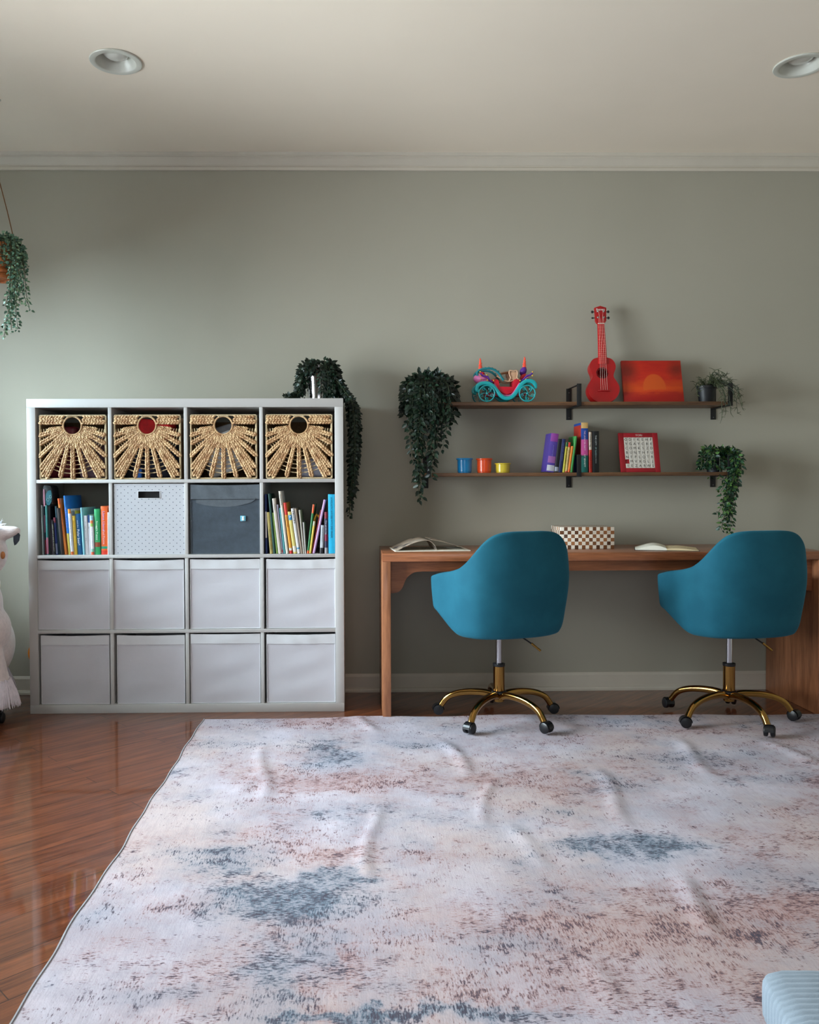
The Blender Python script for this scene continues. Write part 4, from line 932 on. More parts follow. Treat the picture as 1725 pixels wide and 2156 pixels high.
for d in (-.042, .042):
    tube(bm, smooth_path([cp(x, y, d) for x, y in ((960, 775), (995, 700), (965, 620), (975, 540), (1060, 550), (1130, 540), (1150, 610), (1140, 700), (1190, 745))], 4), .0035, 6)
    tube(bm, smooth_path([cp(x, y, d) for x, y in ((680, 655), (780, 710), (860, 760), (960, 780), (1060, 755), (1150, 690))], 4), .0026, 6)
box(bm, cx(985), cx(1140), -.040, .040, cz(745), cz(560), .004)
obj('hood', bm, BEIGE, t)
for (x, yb_, lean) in ((345, 500, 0), (1345, 470, .04)):
    bm = nb(); rr_ = random.Random(int(x)); pts, rad = [], []
    for k in range(13):
        u = k/12; pts.append(cp(x+lean*300*u-5+8*math.sin(k*2.1), yb_-u*265, 0)); rad.append((38*(1-u)**.7*(.78+.3*(k % 2))+9)*ks)
    tube(bm, pts, rad, 8, flat=.8)
    obj('spire', bm, CORAL, t)
bm = nb(); ell(bm, cp(385, 590, 0), (60*ks, .02, 50*ks)); obj('mount', bm, RED, t); bm = nb(); prism(bm, [(cx(x), cz(y)) for x, y in ((1235, 720), (1270, 620), (1340, 590), (1370, 610), (1300, 700))], -.02, .02, bev=.002); obj('mount', bm, RED, t)
bm = nb(); tube(bm, [(cx(443), -.062, 190*ks), (cx(380), .056, 190*ks)], .003, 6); tube(bm, [(cx(1352), -.062, 190*ks), (cx(1290), .056, 190*ks)], .003, 6); box(bm, cx(443), cx(1330), -.02, .02, 150*ks, 230*ks, .002); obj('axle', bm, pm('dark_pink_plastic', (150, 50, 70), .5), t)

# --- ukulele
URED = pm('red_ukulele_plastic', (166, 8, 16), .33, var=.05, coat=.15); UR2 = pm('red_fretboard', (190, 22, 24), .4, var=.05)
lean = -math.asin(.085/.5)
t = thing('ukulele', 'red ukulele standing upright against the wall on the upper shelf', 'ukulele', (at(1271.5, 847, -.14).x, -.150, ZU+.002), (lean, 0, R(-2)))
half = [(0, 0), (.022, .0005), (.042, .007), (.062, .024), (.074, .045), (.079, .066), (.076, .086), (.067, .104), (.057, .120), (.052, .133), (.054, .148), (.060, .163), (.064, .178), (.063, .195), (.055, .212), (.042, .224), (.0215, .230)]
hp_ = [v.to_2d() for v in smooth_path([(x, z, 0) for x, z in half], 3)]
outl = [(x, z) for x, z in hp_]+[(-x, z) for x, z in hp_[::-1][:-1]]
bm = nb(); hc, hr = (-.004, .150), .0235
O = [bm.verts.new((x, 0, z)) for x, z in outl]; H = [bm.verts.new((hc[0]+hr*math.cos(2*PI*k/28), 0, hc[1]+hr*math.sin(2*PI*k/28))) for k in range(28)]
es = [bm.edges.new((O[i], O[(i+1) % len(O)])) for i in range(len(O))]+[bm.edges.new((H[i], H[(i+1) % 28])) for i in range(28)]
bmesh.ops.triangle_fill(bm, use_beauty=True, edges=es)
O2 = [bm.verts.new((x*1.01, .012, z)) for x, z in outl]; O3 = [bm.verts.new((x*.98, .055, z*.99+.001)) for x, z in outl]
for A, B in ((O, O2), (O2, O3)):
    for i in range(len(O)): j = (i+1) % len(O); bm.faces.new((A[i], A[j], B[j], B[i]))
bm.faces.new(O3)
H2 = [bm.verts.new((v.co.x, .003, v.co.z)) for v in H]
for i in range(28): bm.faces.new((H[i], H[(i+1) % 28], H2[(i+1) % 28], H2[i]))
obj('body', bm, URED, t, angle=35)
bm = nb(); lathe(bm, [(hr+.0005, -.0005), (hr+.006, -.0008), (hr+.006, 0), (hr+.0005, 0)], 32, (hc[0], 0, hc[1]), Matrix.Rotation(PI/2, 3, 'X')); obj('rosette', bm, pm('dark_rosette', (60, 14, 16), .4), t)
bm = nb(); prism(bm, [(-.0215, .195), (.0215, .195), (.0165, .405), (-.0165, .405)], -.006, -.0005, bev=.0008); obj('fretboard', bm, UR2, t)
bm = nb(); prism(bm, [(-.019, .225), (.019, .225), (.0155, .405), (-.0155, .405)], -.0005, .016, bev=.004); obj('neck', bm, URED, t)
bm = nb(); z = .405
for k in range(14):
    zz = .405-.335*(1-2**(-(k+1)/12)); wv_ = .0165+(.405-zz)/.21*.005
    box(bm, -wv_, wv_, -.0068, -.006, zz-.0006, zz+.0006)
obj('fret', bm, pm('brass_fret', (224, 110, 96), .35, metal=.3), t)
bm = nb(); prism(bm, [(-.0165, .405), (.0165, .405), (.020, .412), (.0275, .421), (.030, .490), (.0, .500), (-.030, .490), (-.0275, .421), (-.020, .412)], -.003, .011, bev=.0015); hd = obj('headstock', bm, URED, t)
text('Ibanez', .017, flat((236, 226, 220)), hd, lambda x, y, z: (x-.0225, -.0034-z, .4745+y), 'brand_lettering', ext=.0002, width=.043)
for sx_ in (-1, 1):
    for zz in (.470, .438):
        bm = nb(); M = Matrix.Rotation(PI/2, 3, 'X')
        lathe(bm, [(.0052, 0), (.0052, .002), (.0028, .003), (.0026, .009), (0, .0095)], 12, (sx_*.0145, -.003, zz), M); pg = obj('tuning_peg', bm, pm('chrome_post', (190, 190, 190), .2, metal=1), t)
        bm = nb(); tube(bm, [(sx_*.026, .004, zz), (sx_*.036, .004, zz)], .002, 6); ell(bm, (sx_*.040, .004, zz), (.0065, .0045, .0075 if zz > .45 or sx_ > 0 else .0045)); obj('peg_button', bm, pm('black_button', (14, 14, 14), .4), pg)
bm = nb(); box(bm, -.030, .030, -.006, 0, .054, .062, .0015); box(bm, -.02, .02, -.0075, -.006, .058, .0605); obj('bridge', bm, URED, t)
bm = nb(); box(bm, -.0165, .0165, -.0085, -.003, .4035, .407, .0004); obj('nut', bm, flat((220, 210, 195)), t)
for k in range(4):
    xb, xn = -.0158+.0105*k, -.0115+.0077*k; xp, zp = (-.0145 if k < 2 else .0145), (.438 if k in (0, 3) else .470)
    bm = nb(); tube(bm, [(xb, -.0075, .060), (xb+(xn-xb)*.5, -.0092, .235), (xn, -.0087, .405), (xp+(.003 if k < 2 else -.003), -.009, zp)], .0006, 5); obj('string', bm, flat((226, 190, 176)), t)

# --- sunset canvas
def sunset():
    m = bpy.data.materials.new('painted_sunset'); nt, N, L, b = nodes_of(m)
    tc = N.new('ShaderNodeTexCoord'); v = tc.outputs['Object']; s = N.new('ShaderNodeSeparateXYZ'); L.new(v, s.inputs[0]); X, Z = s.outputs[0], s.outputs[2]
    wob = math_n(N, L, 'MULTIPLY', math_n(N, L, 'SUBTRACT', noise(N, L, v, 18, 4, .6, (.35, 1, 1.6)), .5), .06)
    zz = math_n(N, L, 'ADD', Z, wob)
    c = mix_n(N, L, ramp(N, L, noise(N, L, v, 9, 4, .6, (.5, 1, 2)), .35, .7), sc((176, 10, 6)), sc((200, 40, 8)))
    glow = math_n(N, L, 'MULTIPLY', ramp(N, L, math_n(N, L, 'ABSOLUTE', math_n(N, L, 'SUBTRACT', zz, .078)), .05, .005), .75); c = mix_n(N, L, glow, c, sc((214, 78, 10)))
    dx = math_n(N, L, 'SUBTRACT', X, .158); dz = math_n(N, L, 'SUBTRACT', Z, .078)
    d = math_n(N, L, 'SQRT', math_n(N, L, 'ADD', math_n(N, L, 'MULTIPLY', dx, dx), math_n(N, L, 'MULTIPLY', math_n(N, L, 'MULTIPLY', dz, dz), .62)))
    disc = math_n(N, L, 'MULTIPLY', ramp(N, L, d, .060, .055), ramp(N, L, zz, .066, .072)); c = mix_n(N, L, math_n(N, L, 'MULTIPLY', disc, .8), c, sc((206, 86, 20)))
    for (px_, pz_, r_) in ((.03, .165, .07), (.275, .175, .06)):
        ax = math_n(N, L, 'SUBTRACT', X, px_); az = math_n(N, L, 'SUBTRACT', zz, pz_)
        dd = math_n(N, L, 'SQRT', math_n(N, L, 'ADD', math_n(N, L, 'MULTIPLY', ax, ax), math_n(N, L, 'MULTIPLY', az, az))); c = mix_n(N, L, math_n(N, L, 'MULTIPLY', ramp(N, L, dd, r_, r_*.2), .7), c, sc((96, 24, 8)))
    c = mix_n(N, L, math_n(N, L, 'MULTIPLY', ramp(N, L, zz, .055, .045), .6), c, sc((156, 4, 8)))
    c = mix_n(N, L, math_n(N, L, 'MULTIPLY', ramp(N, L, noise(N, L, v, 500, 2), .6, .7), .35), c, sc((236, 120, 30)))
    L.new(c, b.inputs['Base Color']); b.inputs['Roughness'].default_value = .5
    return m
YB_ = -.075; a = at(1315.5, 847, YB_-.055); b_ = at(1442, 847, YB_-.055); w = b_.x-a.x
lean2 = -.25
t = thing('canvas_painting', 'red and orange sunset painting leaning on the upper shelf beside the ukulele', 'painting', (a.x, -.128, ZU+.001), (lean2, 0, 0))
h = (at(1315, 759, -.085).z-ZU)/math.cos(lean2)
bm = nb(); box(bm, 0, w, 0, .016, 0, h, .001); obj('canvas', bm, sunset(), t)
bm = nb(); box(bm, .012, w-.012, .016, .022, .012, .03); box(bm, .012, w-.012, .016, .022, h-.03, h-.012); box(bm, .012, .03, .016, .022, .03, h-.03); box(bm, w-.03, w-.012, .016, .022, .03, h-.03); obj('stretcher', bm, pm('pine_bar', (190, 160, 120), .7), t)

# ================================================================== THINGS ON THE LOWER SHELF
for (x0, x1, yt, col, nm) in ((961, 996, 965, (18, 140, 206), 'blue'), (1002.5, 1037, 965.5, (236, 78, 20), 'orange'), (1041.5, 1076, 975.5, (214, 190, 52), 'yellow')):
    a = at(x0, 995, -.12); b_ = at(x1, 995, -.12); r = (b_.x-a.x)/2; h = at(x0, yt, -.12).z-ZL; m = pm('cup_plastic_'+nm, col, .28, var=.03, coat=.3)
    t = thing('stacking_cup', {'blue': 'blue plastic stacking cup, left of the three cups', 'orange': 'orange plastic stacking cup between the blue and yellow ones', 'yellow': 'low yellow plastic stacking cup'}[nm], 'cup', ((a.x+b_.x)/2, -.12, ZL+.0005), group='plastic cups on the lower shelf')
    bm = nb(); ri = r*.88; lathe(bm, [(0, .0), (ri*.90, 0), (ri*.91, h*.08), (ri*.96, h*.09), (ri, h*.9), (ri-.002, h*.92), (ri*.9, h*.5), (ri*.86, .004), (0, .004)], 36); obj('cup_body', bm, m, t)
    bm = nb(); lathe(bm, [(ri-.002, h*.88), (r-.001, h*.885), (r, h*.91), (r, h*.985), (r-.0015, h), (ri-.001, h*.99), (ri-.003, h*.9)], 36); obj('rim', bm, m, t)
gs = 'books on the lower wall shelf'; YS = -.17
LS = [
 (1150.5, 1166.6, 1161.2, 914, (78, 58, 150), 'thick purple book leaning right on the lower wall shelf', ((.79, 1, (140, 60, 150)), (.24, .41, (150, 92, 160)), (.03, .18, (190, 190, 200))), (('ACTIVITIES', .7, .25, (130, 120, 200), .3),)),
 (1167.4, 1175.6, 1176, 925, (12, 14, 26), 'black book right of the thick purple one', ((.03, .16, (150, 156, 170)),), ()),
 (1176.2, 1184, 1184, 925, (24, 34, 84), 'dark blue glossy book on the lower wall shelf', (), (('THE SECRET GARDEN', .9, .35, (100, 110, 160), .55),)),
 (1184.6, 1189.6, 1192.2, 932, (190, 180, 52), 'thin yellow-green book with a dark green head', ((.86, 1, (20, 90, 50)),), (('BILLY BROWN', .8, .5, (90, 80, 20), .5),)),
 (1190, 1195.2, 1197.4, 932, (206, 180, 110), 'thin cream book with a red head on the lower wall shelf', ((.84, 1, (200, 44, 30)), (0, .04, (196, 60, 40))), (('the wild stone', .75, .45, (130, 100, 60), .5),)),
 (1195.6, 1200.6, 1203.2, 940, (226, 130, 34), 'thin orange book on the lower wall shelf', ((0, .12, (220, 96, 30)),), ()),
 (1201, 1206, 1211, 919, (58, 142, 66), 'green book leaning right beside the bracket', (), ()),
 (1224, 1238.6, 1223.8, 890, (18, 66, 150), 'tall multicoloured book with gold head, blue, pink and green spine', ((0, .34, (6, 92, 84)), (.34, .66, (190, 74, 140)), (.885, 1, (206, 168, 104))), (('THE LAUGHTER PARTY', .84, .34, (225, 190, 220), .4), ('KIT BENNETT', .36, .34, (210, 214, 205), .25))),
 (1241, 1247.2, 1240, 910, (196, 40, 24), 'book with white head lettered Celeste Ng and red foot', ((.56, 1, (196, 184, 168)),), (('Celeste Ng', .94, .7, (30, 26, 24), .3), ('LITTLE FIRES', .5, .5, (110, 16, 12), .4))),
 (1247.8, 1261.8, 1247.4, 908, (12, 14, 16), 'thick black book at the right end of the shelf books', (), (('THE CITY', .9, .3, (190, 196, 196), .25), ('OF GLASS', .62, .3, (150, 180, 178), .2), ('TANA PERKINS', .42, .2, (170, 176, 176), .2))),
]
for i, (a, b, xt, yt, c, lab, bands, txt) in enumerate(LS):
    book(a, b, xt, yt, 994.5, YS+(.01 if i > 6 else 0), c, lab, gs, ZL, bands, txt, depth=.135 if i > 6 else .12)
_tb = [o for o in C.objects if o.get('label', '').startswith('tall multicoloured')][0]
bm = nb(); box(bm, -.0008, 0, .002, .134, .09, .235); obj('side_cover', bm, flat((176, 44, 30)), _tb)
# --- alphabet tile tray
WINE = pm('wine_red_tray', (150, 8, 26), .5, var=.05)
a = at(1308.5, 992, -.155); b_ = at(1391.5, 992, -.155); w = b_.x-a.x; ln3 = -.26
t = thing('letter_tray', 'red square tray of ivory letter tiles with one tile missing', 'letter board', (a.x, -.158, ZL+.001), (ln3, 0, 0))
h = (at(1308, 912, -.108).z-ZL)/math.cos(ln3)
bm = nb(); box(bm, 0, w, .004, .012, 0, h, .001); mgx0, mgx1, mgz0, mgz1 = w*.125, w*.865, h*.105, h*.885
box(bm, 0, mgx0, -.001, .004, 0, h, .001); box(bm, mgx1, w, -.001, .004, 0, h, .001); box(bm, mgx0, mgx1, -.001, .004, 0, mgz0, .001); box(bm, mgx0, mgx1, -.001, .004, mgz1, h, .001)
obj('tray', bm, WINE, t)
text('YORI', .014, flat((214, 190, 180)), t, lambda x, y, z: (x+w*.43, -.0012-z, h*.915+y), 'tray_lettering', ext=.0002, width=w*.17)
rows = ['ODIKEHP', 'YGAYCBE', 'COMKSZD', 'BUNTHFU', 'NFPLQTR', ' MVXGLJ', 'IEZARWS']; IV = pm('ivory_tile', (206, 200, 190), .5, var=.04); INK = flat((32, 30, 32))
cw, ch = (mgx1-mgx0)/7, (mgz1-mgz0)/7
tile_me, = [None]
for r_, row in enumerate(rows):
    for k, chh in enumerate(row):
        if chh == ' ': continue
        x0_, z0_ = mgx0+cw*k, mgz1-ch*(r_+1)
        if tile_me is None:
            bm = nb(); box(bm, .0002, cw-.0002, -.0005, .004, .0002, ch-.0002, .0003); o = obj('letter_tile', bm, IV, t); tile_me = o.data
        else: o = bpy.data.objects.new('letter_tile', tile_me); C.objects.link(o); o.parent = t
        o.location = (x0_, 0, z0_)
        text(chh, ch*.82, INK, o, lambda x, y, z: (x+cw*.5, -.0007-z, ch*.23+y), 'letter', ext=.0002, align='CENTER')

# ================================================================== DESK
DX0, DX1, DY0, DY1, DZ = .129, 2.158, -.5185, -.03, .7522
OAK = wood('warm_oak', (112, 62, 36), (166, 102, 64), .38, 'X', .35); OAKV = wood('warm_oak_upright', (124, 74, 46), (176, 116, 78), .42, 'Z', .25)
t = thing('desk', 'long brown wooden desk with scalloped apron along the wall', 'desk', (DX0, 0, 0)); DW = DX1-DX0; TT = .037
bm = nb(); box(bm, 0, DW, DY0, DY1, DZ-TT, DZ, .0015); obj('desk_top', bm, OAK, t)
for x in (0, DW-TT):
    bm = nb(); box(bm, x, x+TT, DY0, DY1, .0008, DZ-TT-.0003, .0015); obj('side_panel', bm, OAKV, t)
sp = [(.0, -.150), (.018, -.149), (.040, -.142), (.056, -.124), (.064, -.104), (.074, -.082), (.090, -.066), (.112, -.054), (.145, -.050)]
sp = [v.to_2d() for v in smooth_path([(x, z, 0) for x, z in sp], 3)]
L_ = DW-2*TT-.001; pts = [(0, 0)]+[(x, z) for x, z in sp]+[(L_-x, z) for x, z in sp[::-1]]+[(L_, 0)]
bm = nb(); prism(bm, [(TT+.0005+x, DZ-TT-.0005+z) for x, z in pts], DY0+.055, DY0+.075); obj('apron', bm, OAK, t, angle=30)
# --- open magazine
def open_book(name, lab, cat, loc, rz, w, d, hump, leftc, rightc, cover, lh, rh, hold=None):
    t = thing(name, lab, cat, loc, (0, 0, rz))
    def page_block(side, hh, mat, nm, hm):
        bm = nb(); n = 14; top, bot = [], []
        for i in range(n+1):
            u = i/n; x = side*w*u
            z = .003+hh*(1-u)**.8*.6+hm*math.sin(PI*min(1, u*1.0))*(1-u)**.5*1.3
            top.append((x, z)); bot.append((x, .0018))
        prism(bm, top+bot[::-1], 0, d); return obj(nm, bm, mat, t, angle=50)
    page_block(-1, lh, leftc, 'left_page', hump[0]); page_block(1, rh, rightc, 'right_page', hump[1])
    bm = nb(); box(bm, -w-.003, w+.003, -.002, d+.002, 0, .0018); obj('cover', bm, cover, t); return t
PAP = pm('cream_paper', (226, 222, 206), .75, var=.03, scale=8)
def magazine():
    m = bpy.data.materials.new('printed_page'); nt, N, L, b = nodes_of(m)
    tc = N.new('ShaderNodeTexCoord'); v = tc.outputs['Object']
    c = mix_n(N, L, ramp(N, L, noise(N, L, v, 26, 3, .6, None), .52, .60), sc((186, 168, 148)), sc((70, 66, 70))); c = mix_n(N, L, ramp(N, L, noise(N, L, v, 9, 3, .6, None, (2, 2, 0)), .45, .55), c, sc((190, 174, 156)))
    L.new(c, b.inputs['Base Color']); b.inputs['Roughness'].default_value = .35; return m
# magazine: raised leaf curling over to the left, flat pages to the right
q = at(915, 1160, -.40); t = thing('magazine', 'open magazine with a raised curling page at the left end of the desk', 'magazine', (q.x, -.41, DZ+.0005), (0, 0, R(4)))
bm = nb(); prism(bm, [(-.185, 0), (.17, 0), (.17, .004), (.03, .006), (0, .004), (-.185, .004)], 0, .24); obj('pages', bm, PAP, t)
bm = nb(); up_ = [(0.012, .006), (.006, .022), (-.008, .040), (-.030, .052), (-.060, .051), (-.10, .040), (-.150, .018), (-.178, .005)]
up_ = [v.to_2d() for v in smooth_path([(x, z, 0) for x, z in up_], 3)]
prism(bm, [(x, z) for x, z in up_]+[(x+.001, z-.0022) for x, z in up_[::-1]], .01, .235); obj('raised_leaf', bm, magazine(), t, angle=60)
bm = nb(); rp_ = [(0.014, .006), (.010, .026), (0., .042), (-.02, .0525), (.0, .052), (.03, .048), (.07, .040), (.11, .028), (.16, .008)]
rp_ = [v.to_2d() for v in smooth_path([(x, z, 0) for x, z in [(-.012, .0535), (.0, .052), (.03, .047), (.07, .036), (.11, .022), (.16, .0065)]], 3)]
prism(bm, [(x, z) for x, z in rp_]+[(x, z-.0012) for x, z in rp_[::-1]], .012, .236); obj('curling_page', bm, magazine(), t, angle=60)
# --- checkered box
def checker_mat():
    m = bpy.data.materials.new('bone_and_wood_inlay'); nt, N, L, b = nodes_of(m)
    tc = N.new('ShaderNodeTexCoord'); mp = N.new('ShaderNodeMapping'); k = 1/.0173; mp.inputs['Scale'].default_value = (k, k, k); mp.inputs['Location'].default_value = (.02, .02, .0); L.new(tc.outputs['Object'], mp.inputs['Vector'])
    ck = N.new('ShaderNodeTexChecker'); ck.inputs['Scale'].default_value = 1; L.new(mp.outputs[0], ck.inputs['Vector']); ck.inputs['Color1'].default_value = (1, 1, 1, 1); ck.inputs['Color2'].default_value = (0, 0, 0, 1)
    fl = N.new('ShaderNodeVectorMath'); fl.operation = 'FLOOR'; L.new(mp.outputs[0], fl.inputs[0]); wn = N.new('ShaderNodeTexWhiteNoise'); wn.noise_dimensions = '3D'; L.new(fl.outputs[0], wn.inputs['Vector'])
    br = mix_n(N, L, ramp(N, L, wn.outputs['Value'], .1, .9), sc((84, 52, 32)), sc((158, 104, 64))); wh = mix_n(N, L, wn.outputs['Value'], sc((222, 212, 196)), sc((234, 226, 212)))
    L.new(mix_n(N, L, ck.outputs['Fac'], br, wh), b.inputs['Base Color']); b.inputs['Roughness'].default_value = .35; return m
yb_ = -.30; a = at(1180.5, 1157, yb_); b_ = at(1291, 1157, yb_); w = .0173*15; zz = .0173*6
t = thing('checkered_box', 'brown and ivory checkered inlay box on the desk', 'box', (a.x, yb_, DZ+.0005))
CK = checker_mat()
bm = nb(); box(bm, 0, w, 0, .0173*11, 0, zz*.7, .0006); obj('box_base', bm, CK, t)
bm = nb(); box(bm, 0, w, 0, .0173*11, zz*.7+.0003, zz, .0006); obj('lid', bm, CK, t)
# --- open notebook
q = at(1405, 1161, -.43); t = open_book('notebook', 'open blank notebook with cream pages and black cover on the desk', 'notebook', (q.x-.005, -.44, DZ+.0005), R(-18), .14, .20, (.016, .005), PAP, pm('paper_block_edge', (204, 184, 144), .8, var=.15, scale=500, stretch=(.1, .1, 4)), pm('black_cover', (18, 18, 20), .6), .012, .010)

# ================================================================== CHAIRS
VEL = bpy.data.materials.new('teal_upholstery'); nt, N, L, b = nodes_of(VEL)
tc = N.new('ShaderNodeTexCoord'); v = tc.outputs['Object']
L.new(mix_n(N, L, ramp(N, L, noise(N, L, v, 9, 4), .35, .65), sc((24, 86, 105)), sc((30, 95, 114))), b.inputs['Base Color']); b.inputs['Roughness'].default_value = .8
b.inputs['Sheen Weight'].default_value = .25; b.inputs['Sheen Roughness'].default_value = .35; b.inputs['Sheen Tint'].default_value = sc((120, 190, 220)); b.inputs['Specular IOR Level'].default_value = .2
bp = N.new('ShaderNodeBump'); bp.inputs['Strength'].default_value = .2; bp.inputs['Distance'].default_value = .001; L.new(noise(N, L, v, 700, 2), bp.inputs['Height']); L.new(bp.outputs[0], b.inputs['Normal'])
GOLD = pm('polished_gold', (160, 122, 66), .12, metal=1, var=.05, scale=6); CHROME = pm('chrome_column', (196, 198, 204), .18, metal=1, var=.05, scale=6)
CAST = pm('black_caster_plastic', (14, 15, 18), .35, var=.1)
def smooth01(x): x = max(0, min(1, x)); return x*x*(3-2*x)
ZT = [(0, .870), (.12, .870), (.22, .866), (.30, .852), (.37, .822), (.43, .782), (.49, .742), (.56, .712), (.66, .695), (.80, .680), (1, .655)]
def interp(T, x):
    for (a, p), (b, q) in zip(T, T[1:]):
        if x <= b: return p+(q-p)*(x-a)/(b-a)
    return T[-1][1]
def make_chair(lab, loc, body_rot, base_rot):
    t = thing('desk_chair', lab, 'chair', loc, (0, 0, body_rot), group='teal swivel chairs at the desk')
    # plan of the shell, from left arm tip round the back to right arm tip
    ctrl = [(-.268, .150), (-.280, .06), (-.277, -.04), (-.262, -.13), (-.215, -.205), (-.12, -.245), (0, -.255), (.12, -.245), (.215, -.205), (.262, -.13), (.277, -.04), (.280, .06), (.268, .150)]
    pl = smooth_path([(x, y, 0) for x, y in ctrl], 5); n = len(pl)
    ln = [0]
    for a, b in zip(pl, pl[1:]): ln.append(ln[-1]+(b-a).length)
    bm = nb(); m = 14; out = []
    for i, p in enumerate(pl):
        s = abs(ln[i]/ln[-1]*2-1)                 # 0 back centre .. 1 arm tip
        front = smooth01((s-.50)/.50)
        ztop = interp(ZT, s)-.009
        zbot = .405+.080*smooth01((s-.58)/.42)
        col = []
        for j in range(m+1):
            u = j/m; z = zbot+(ztop-zbot)*u
            f = (z-.40)/.46                       # taper with height: narrower foot, slight outward lean
            k = .93+.07*smooth01(min(1, f*1.9)) if f < .53 else 1.0
            if u < .14: k -= .06*(1-u/.14)**2
            if f > .53: k = 1.0-.06*smooth01((f-.53)/.47)*(1-front)
            q = Vector((p.x*k, p.y*(k if p.y < 0 else 1)-.03*max(0, f)*(1-front)+.0, z)); col.append(q)
        out.append(col)
    T = .042
    nrm = []
    for i in range(n):
        a, b = pl[max(0, i-1)], pl[min(n-1, i+1)]; d = (b-a).normalized(); nrm.append(Vector((-d.y, d.x, 0)))   # inward
    O = [[bm.verts.new(q) for q in col] for col in out]
    I = [[bm.verts.new(q+nrm[i]*T*(.75+.25*math.sin(PI*j/m))) for j, q in enumerate(col)] for i, col in enumerate(out)]
    for i in range(n-1):
        for j in range(m):
            bm.faces.new((O[i][j], O[i+1][j], O[i+1][j+1], O[i][j+1])); bm.faces.new((I[i+1][j], I[i][j], I[i][j+1], I[i+1][j+1]))
        # rounded top roll
        mt = [bm.verts.new((O[k][m].co+I[k][m].co)/2+Vector((0, 0, .010))) if False else None for k in (i, i+1)]
        bm.faces.new((O[i][m], O[i+1][m], I[i+1][m], I[i][m])); bm.faces.new((O[i+1][0], O[i][0], I[i][0], I[i+1][0]))
    for i in (0, n-1):
        for j in range(m):
            q = (O[i][j], O[i][j+1], I[i][j+1], I[i][j]); bm.faces.new(q if i == 0 else q[::-1])
    sh = obj('shell', bm, VEL, t, angle=180)
    bv = sh.modifiers.new('round', 'BEVEL'); bv.width = .015; bv.segments = 4; bv.limit_method = 'ANGLE'; bv.angle_limit = R(50)
    sh.modifiers.new('sub', 'SUBSURF').render_levels = 1; sh.modifiers['sub'].levels = 1
    # underside pan closing the shell
    bm = nb()
    A = [bm.verts.new(col[0]+Vector((0, 0, .012))-Vector((col[0].x, col[0].y, 0))*.03) for col in out]; B = [bm.verts.new(Vector((c_[0].x*.93, c_[0].y*.93, c_[0].z-.003))) for c_ in out]
    D = [bm.verts.new(Vector((c_[0].x*.6, c_[0].y*.6, min(c_[0].z, .43)-.012))) for c_ in out]
    for Q, W_ in ((A, B), (B, D)):
        for i in range(n-1): j = i+1; bm.faces.new((Q[i], Q[j], W_[j], W_[i]))
    bm.faces.new((A[0], B[0], B[-1], A[-1])); bm.faces.new((B[0], D[0], D[-1], B[-1])); bm.faces.new(D); obj('seat_pan', bm, VEL, t, angle=60)
    bm = nb(); vs = box(bm, -.195, .195, -.16, .120, .455, .53, .032, seg=4)
    for v in bm.verts:
        if v.co.z > .49: v.co.z += .012*math.cos(v.co.x/.24*PI/2)
    obj('seat_cushion', bm, VEL, t, angle=60)
    bm = nb(); box(bm, -.04, .04, -.05, .05, .384, .400, .003); obj('mounting_plate', bm, CAST, t)
    bm = nb(); lathe(bm, [(.0140, .235), (.0140, .370)], 20); tube(bm, [(0, 0, .272), (0, 0, .275)], .0145, 20); obj('gas_lift', bm, CHROME, t)
    bm = nb(); lathe(bm, [(0, .085), (.022, .085), (.024, .092), (.024, .118), (.0255, .119), (.0255, .248), (.022, .252), (.015, .252)], 28); obj('column_sleeve', bm, GOLD, t)
    bm = nb(); lathe(bm, [(.0265, .243), (.0275, .246), (.0275, .255), (.015, .258)], 24); obj('column_cap', bm, CAST, t); bm = nb(); lathe(bm, [(.0262, .122), (.034, .124), (.034, .130), (.0262, .134)], 24); obj('base_collar', bm, CAST, t)
    ca, sa = math.cos(-body_rot), math.sin(-body_rot)
    def wd(x, y): return Vector((x*ca-y*sa, x*sa+y*ca, 0))     # world direction in chair space
    lv = wd(.80, -.10)
    bm = nb(); tube(bm, [lv*.05+Vector((0, 0, .385)), lv*.13+Vector((0, 0, .372)), lv*.18+Vector((0, 0, .345))], .0034, 8); lev = obj('height_lever', bm, CAST, t)
    bm = nb(); tube(bm, [lv*.178+Vector((0, 0, .347)), lv*.228+Vector((0, 0, .314))], .0052, 8); obj('lever_grip', bm, GOLD, lev)
    for k in range(5):
        a = base_rot+k*2*PI/5-body_rot; d = Vector((math.cos(a), math.sin(a), 0)); s = Vector((-d.y, d.x, 0))
        prof = smooth_path([(.018, .110, 0), (.06, .120, 0), (.13, .119, 0), (.19, .108, 0), (.235, .086, 0), (.262, .052, 0), (.268, .040, 0)], 4)
        bm = nb(); rings = []
        for i, q in enumerate(prof):
            u = i/(len(prof)-1); hw = .016-.004*u if u < .8 else .0135; th = .016-.004*u
            tn = (prof[min(i+1, len(prof)-1)]-prof[max(0, i-1)]).normalized(); nn = Vector((-tn.y, tn.x, 0))
            rr = []
            for c_ in range(12):
                an = 2*PI*c_/12; e = abs(math.cos(an))**.7*math.copysign(1, math.cos(an)); f = abs(math.sin(an))**.7*math.copysign(1, math.sin(an))
                rr.append(bm.verts.new(d*(q.x+nn.x*f*th)+s*e*hw+Vector((0, 0, q.y+nn.y*f*th))))
            rings.append(rr)
        for A, B in zip(rings, rings[1:]):
            for c_ in range(12): bm.faces.new((A[c_], A[(c_+1) % 12], B[(c_+1) % 12], B[c_]))
        bm.faces.new(rings[0]); bm.faces.new(rings[-1][::-1]); lg = obj('leg', bm, GOLD, t, angle=50)
        # caster
        sw = CSW[k] if CSW else 0
        ctr = d*.278+Vector((0, 0, .0285)); ax = (s*math.cos(sw)+d*math.sin(sw))
        bm = nb()
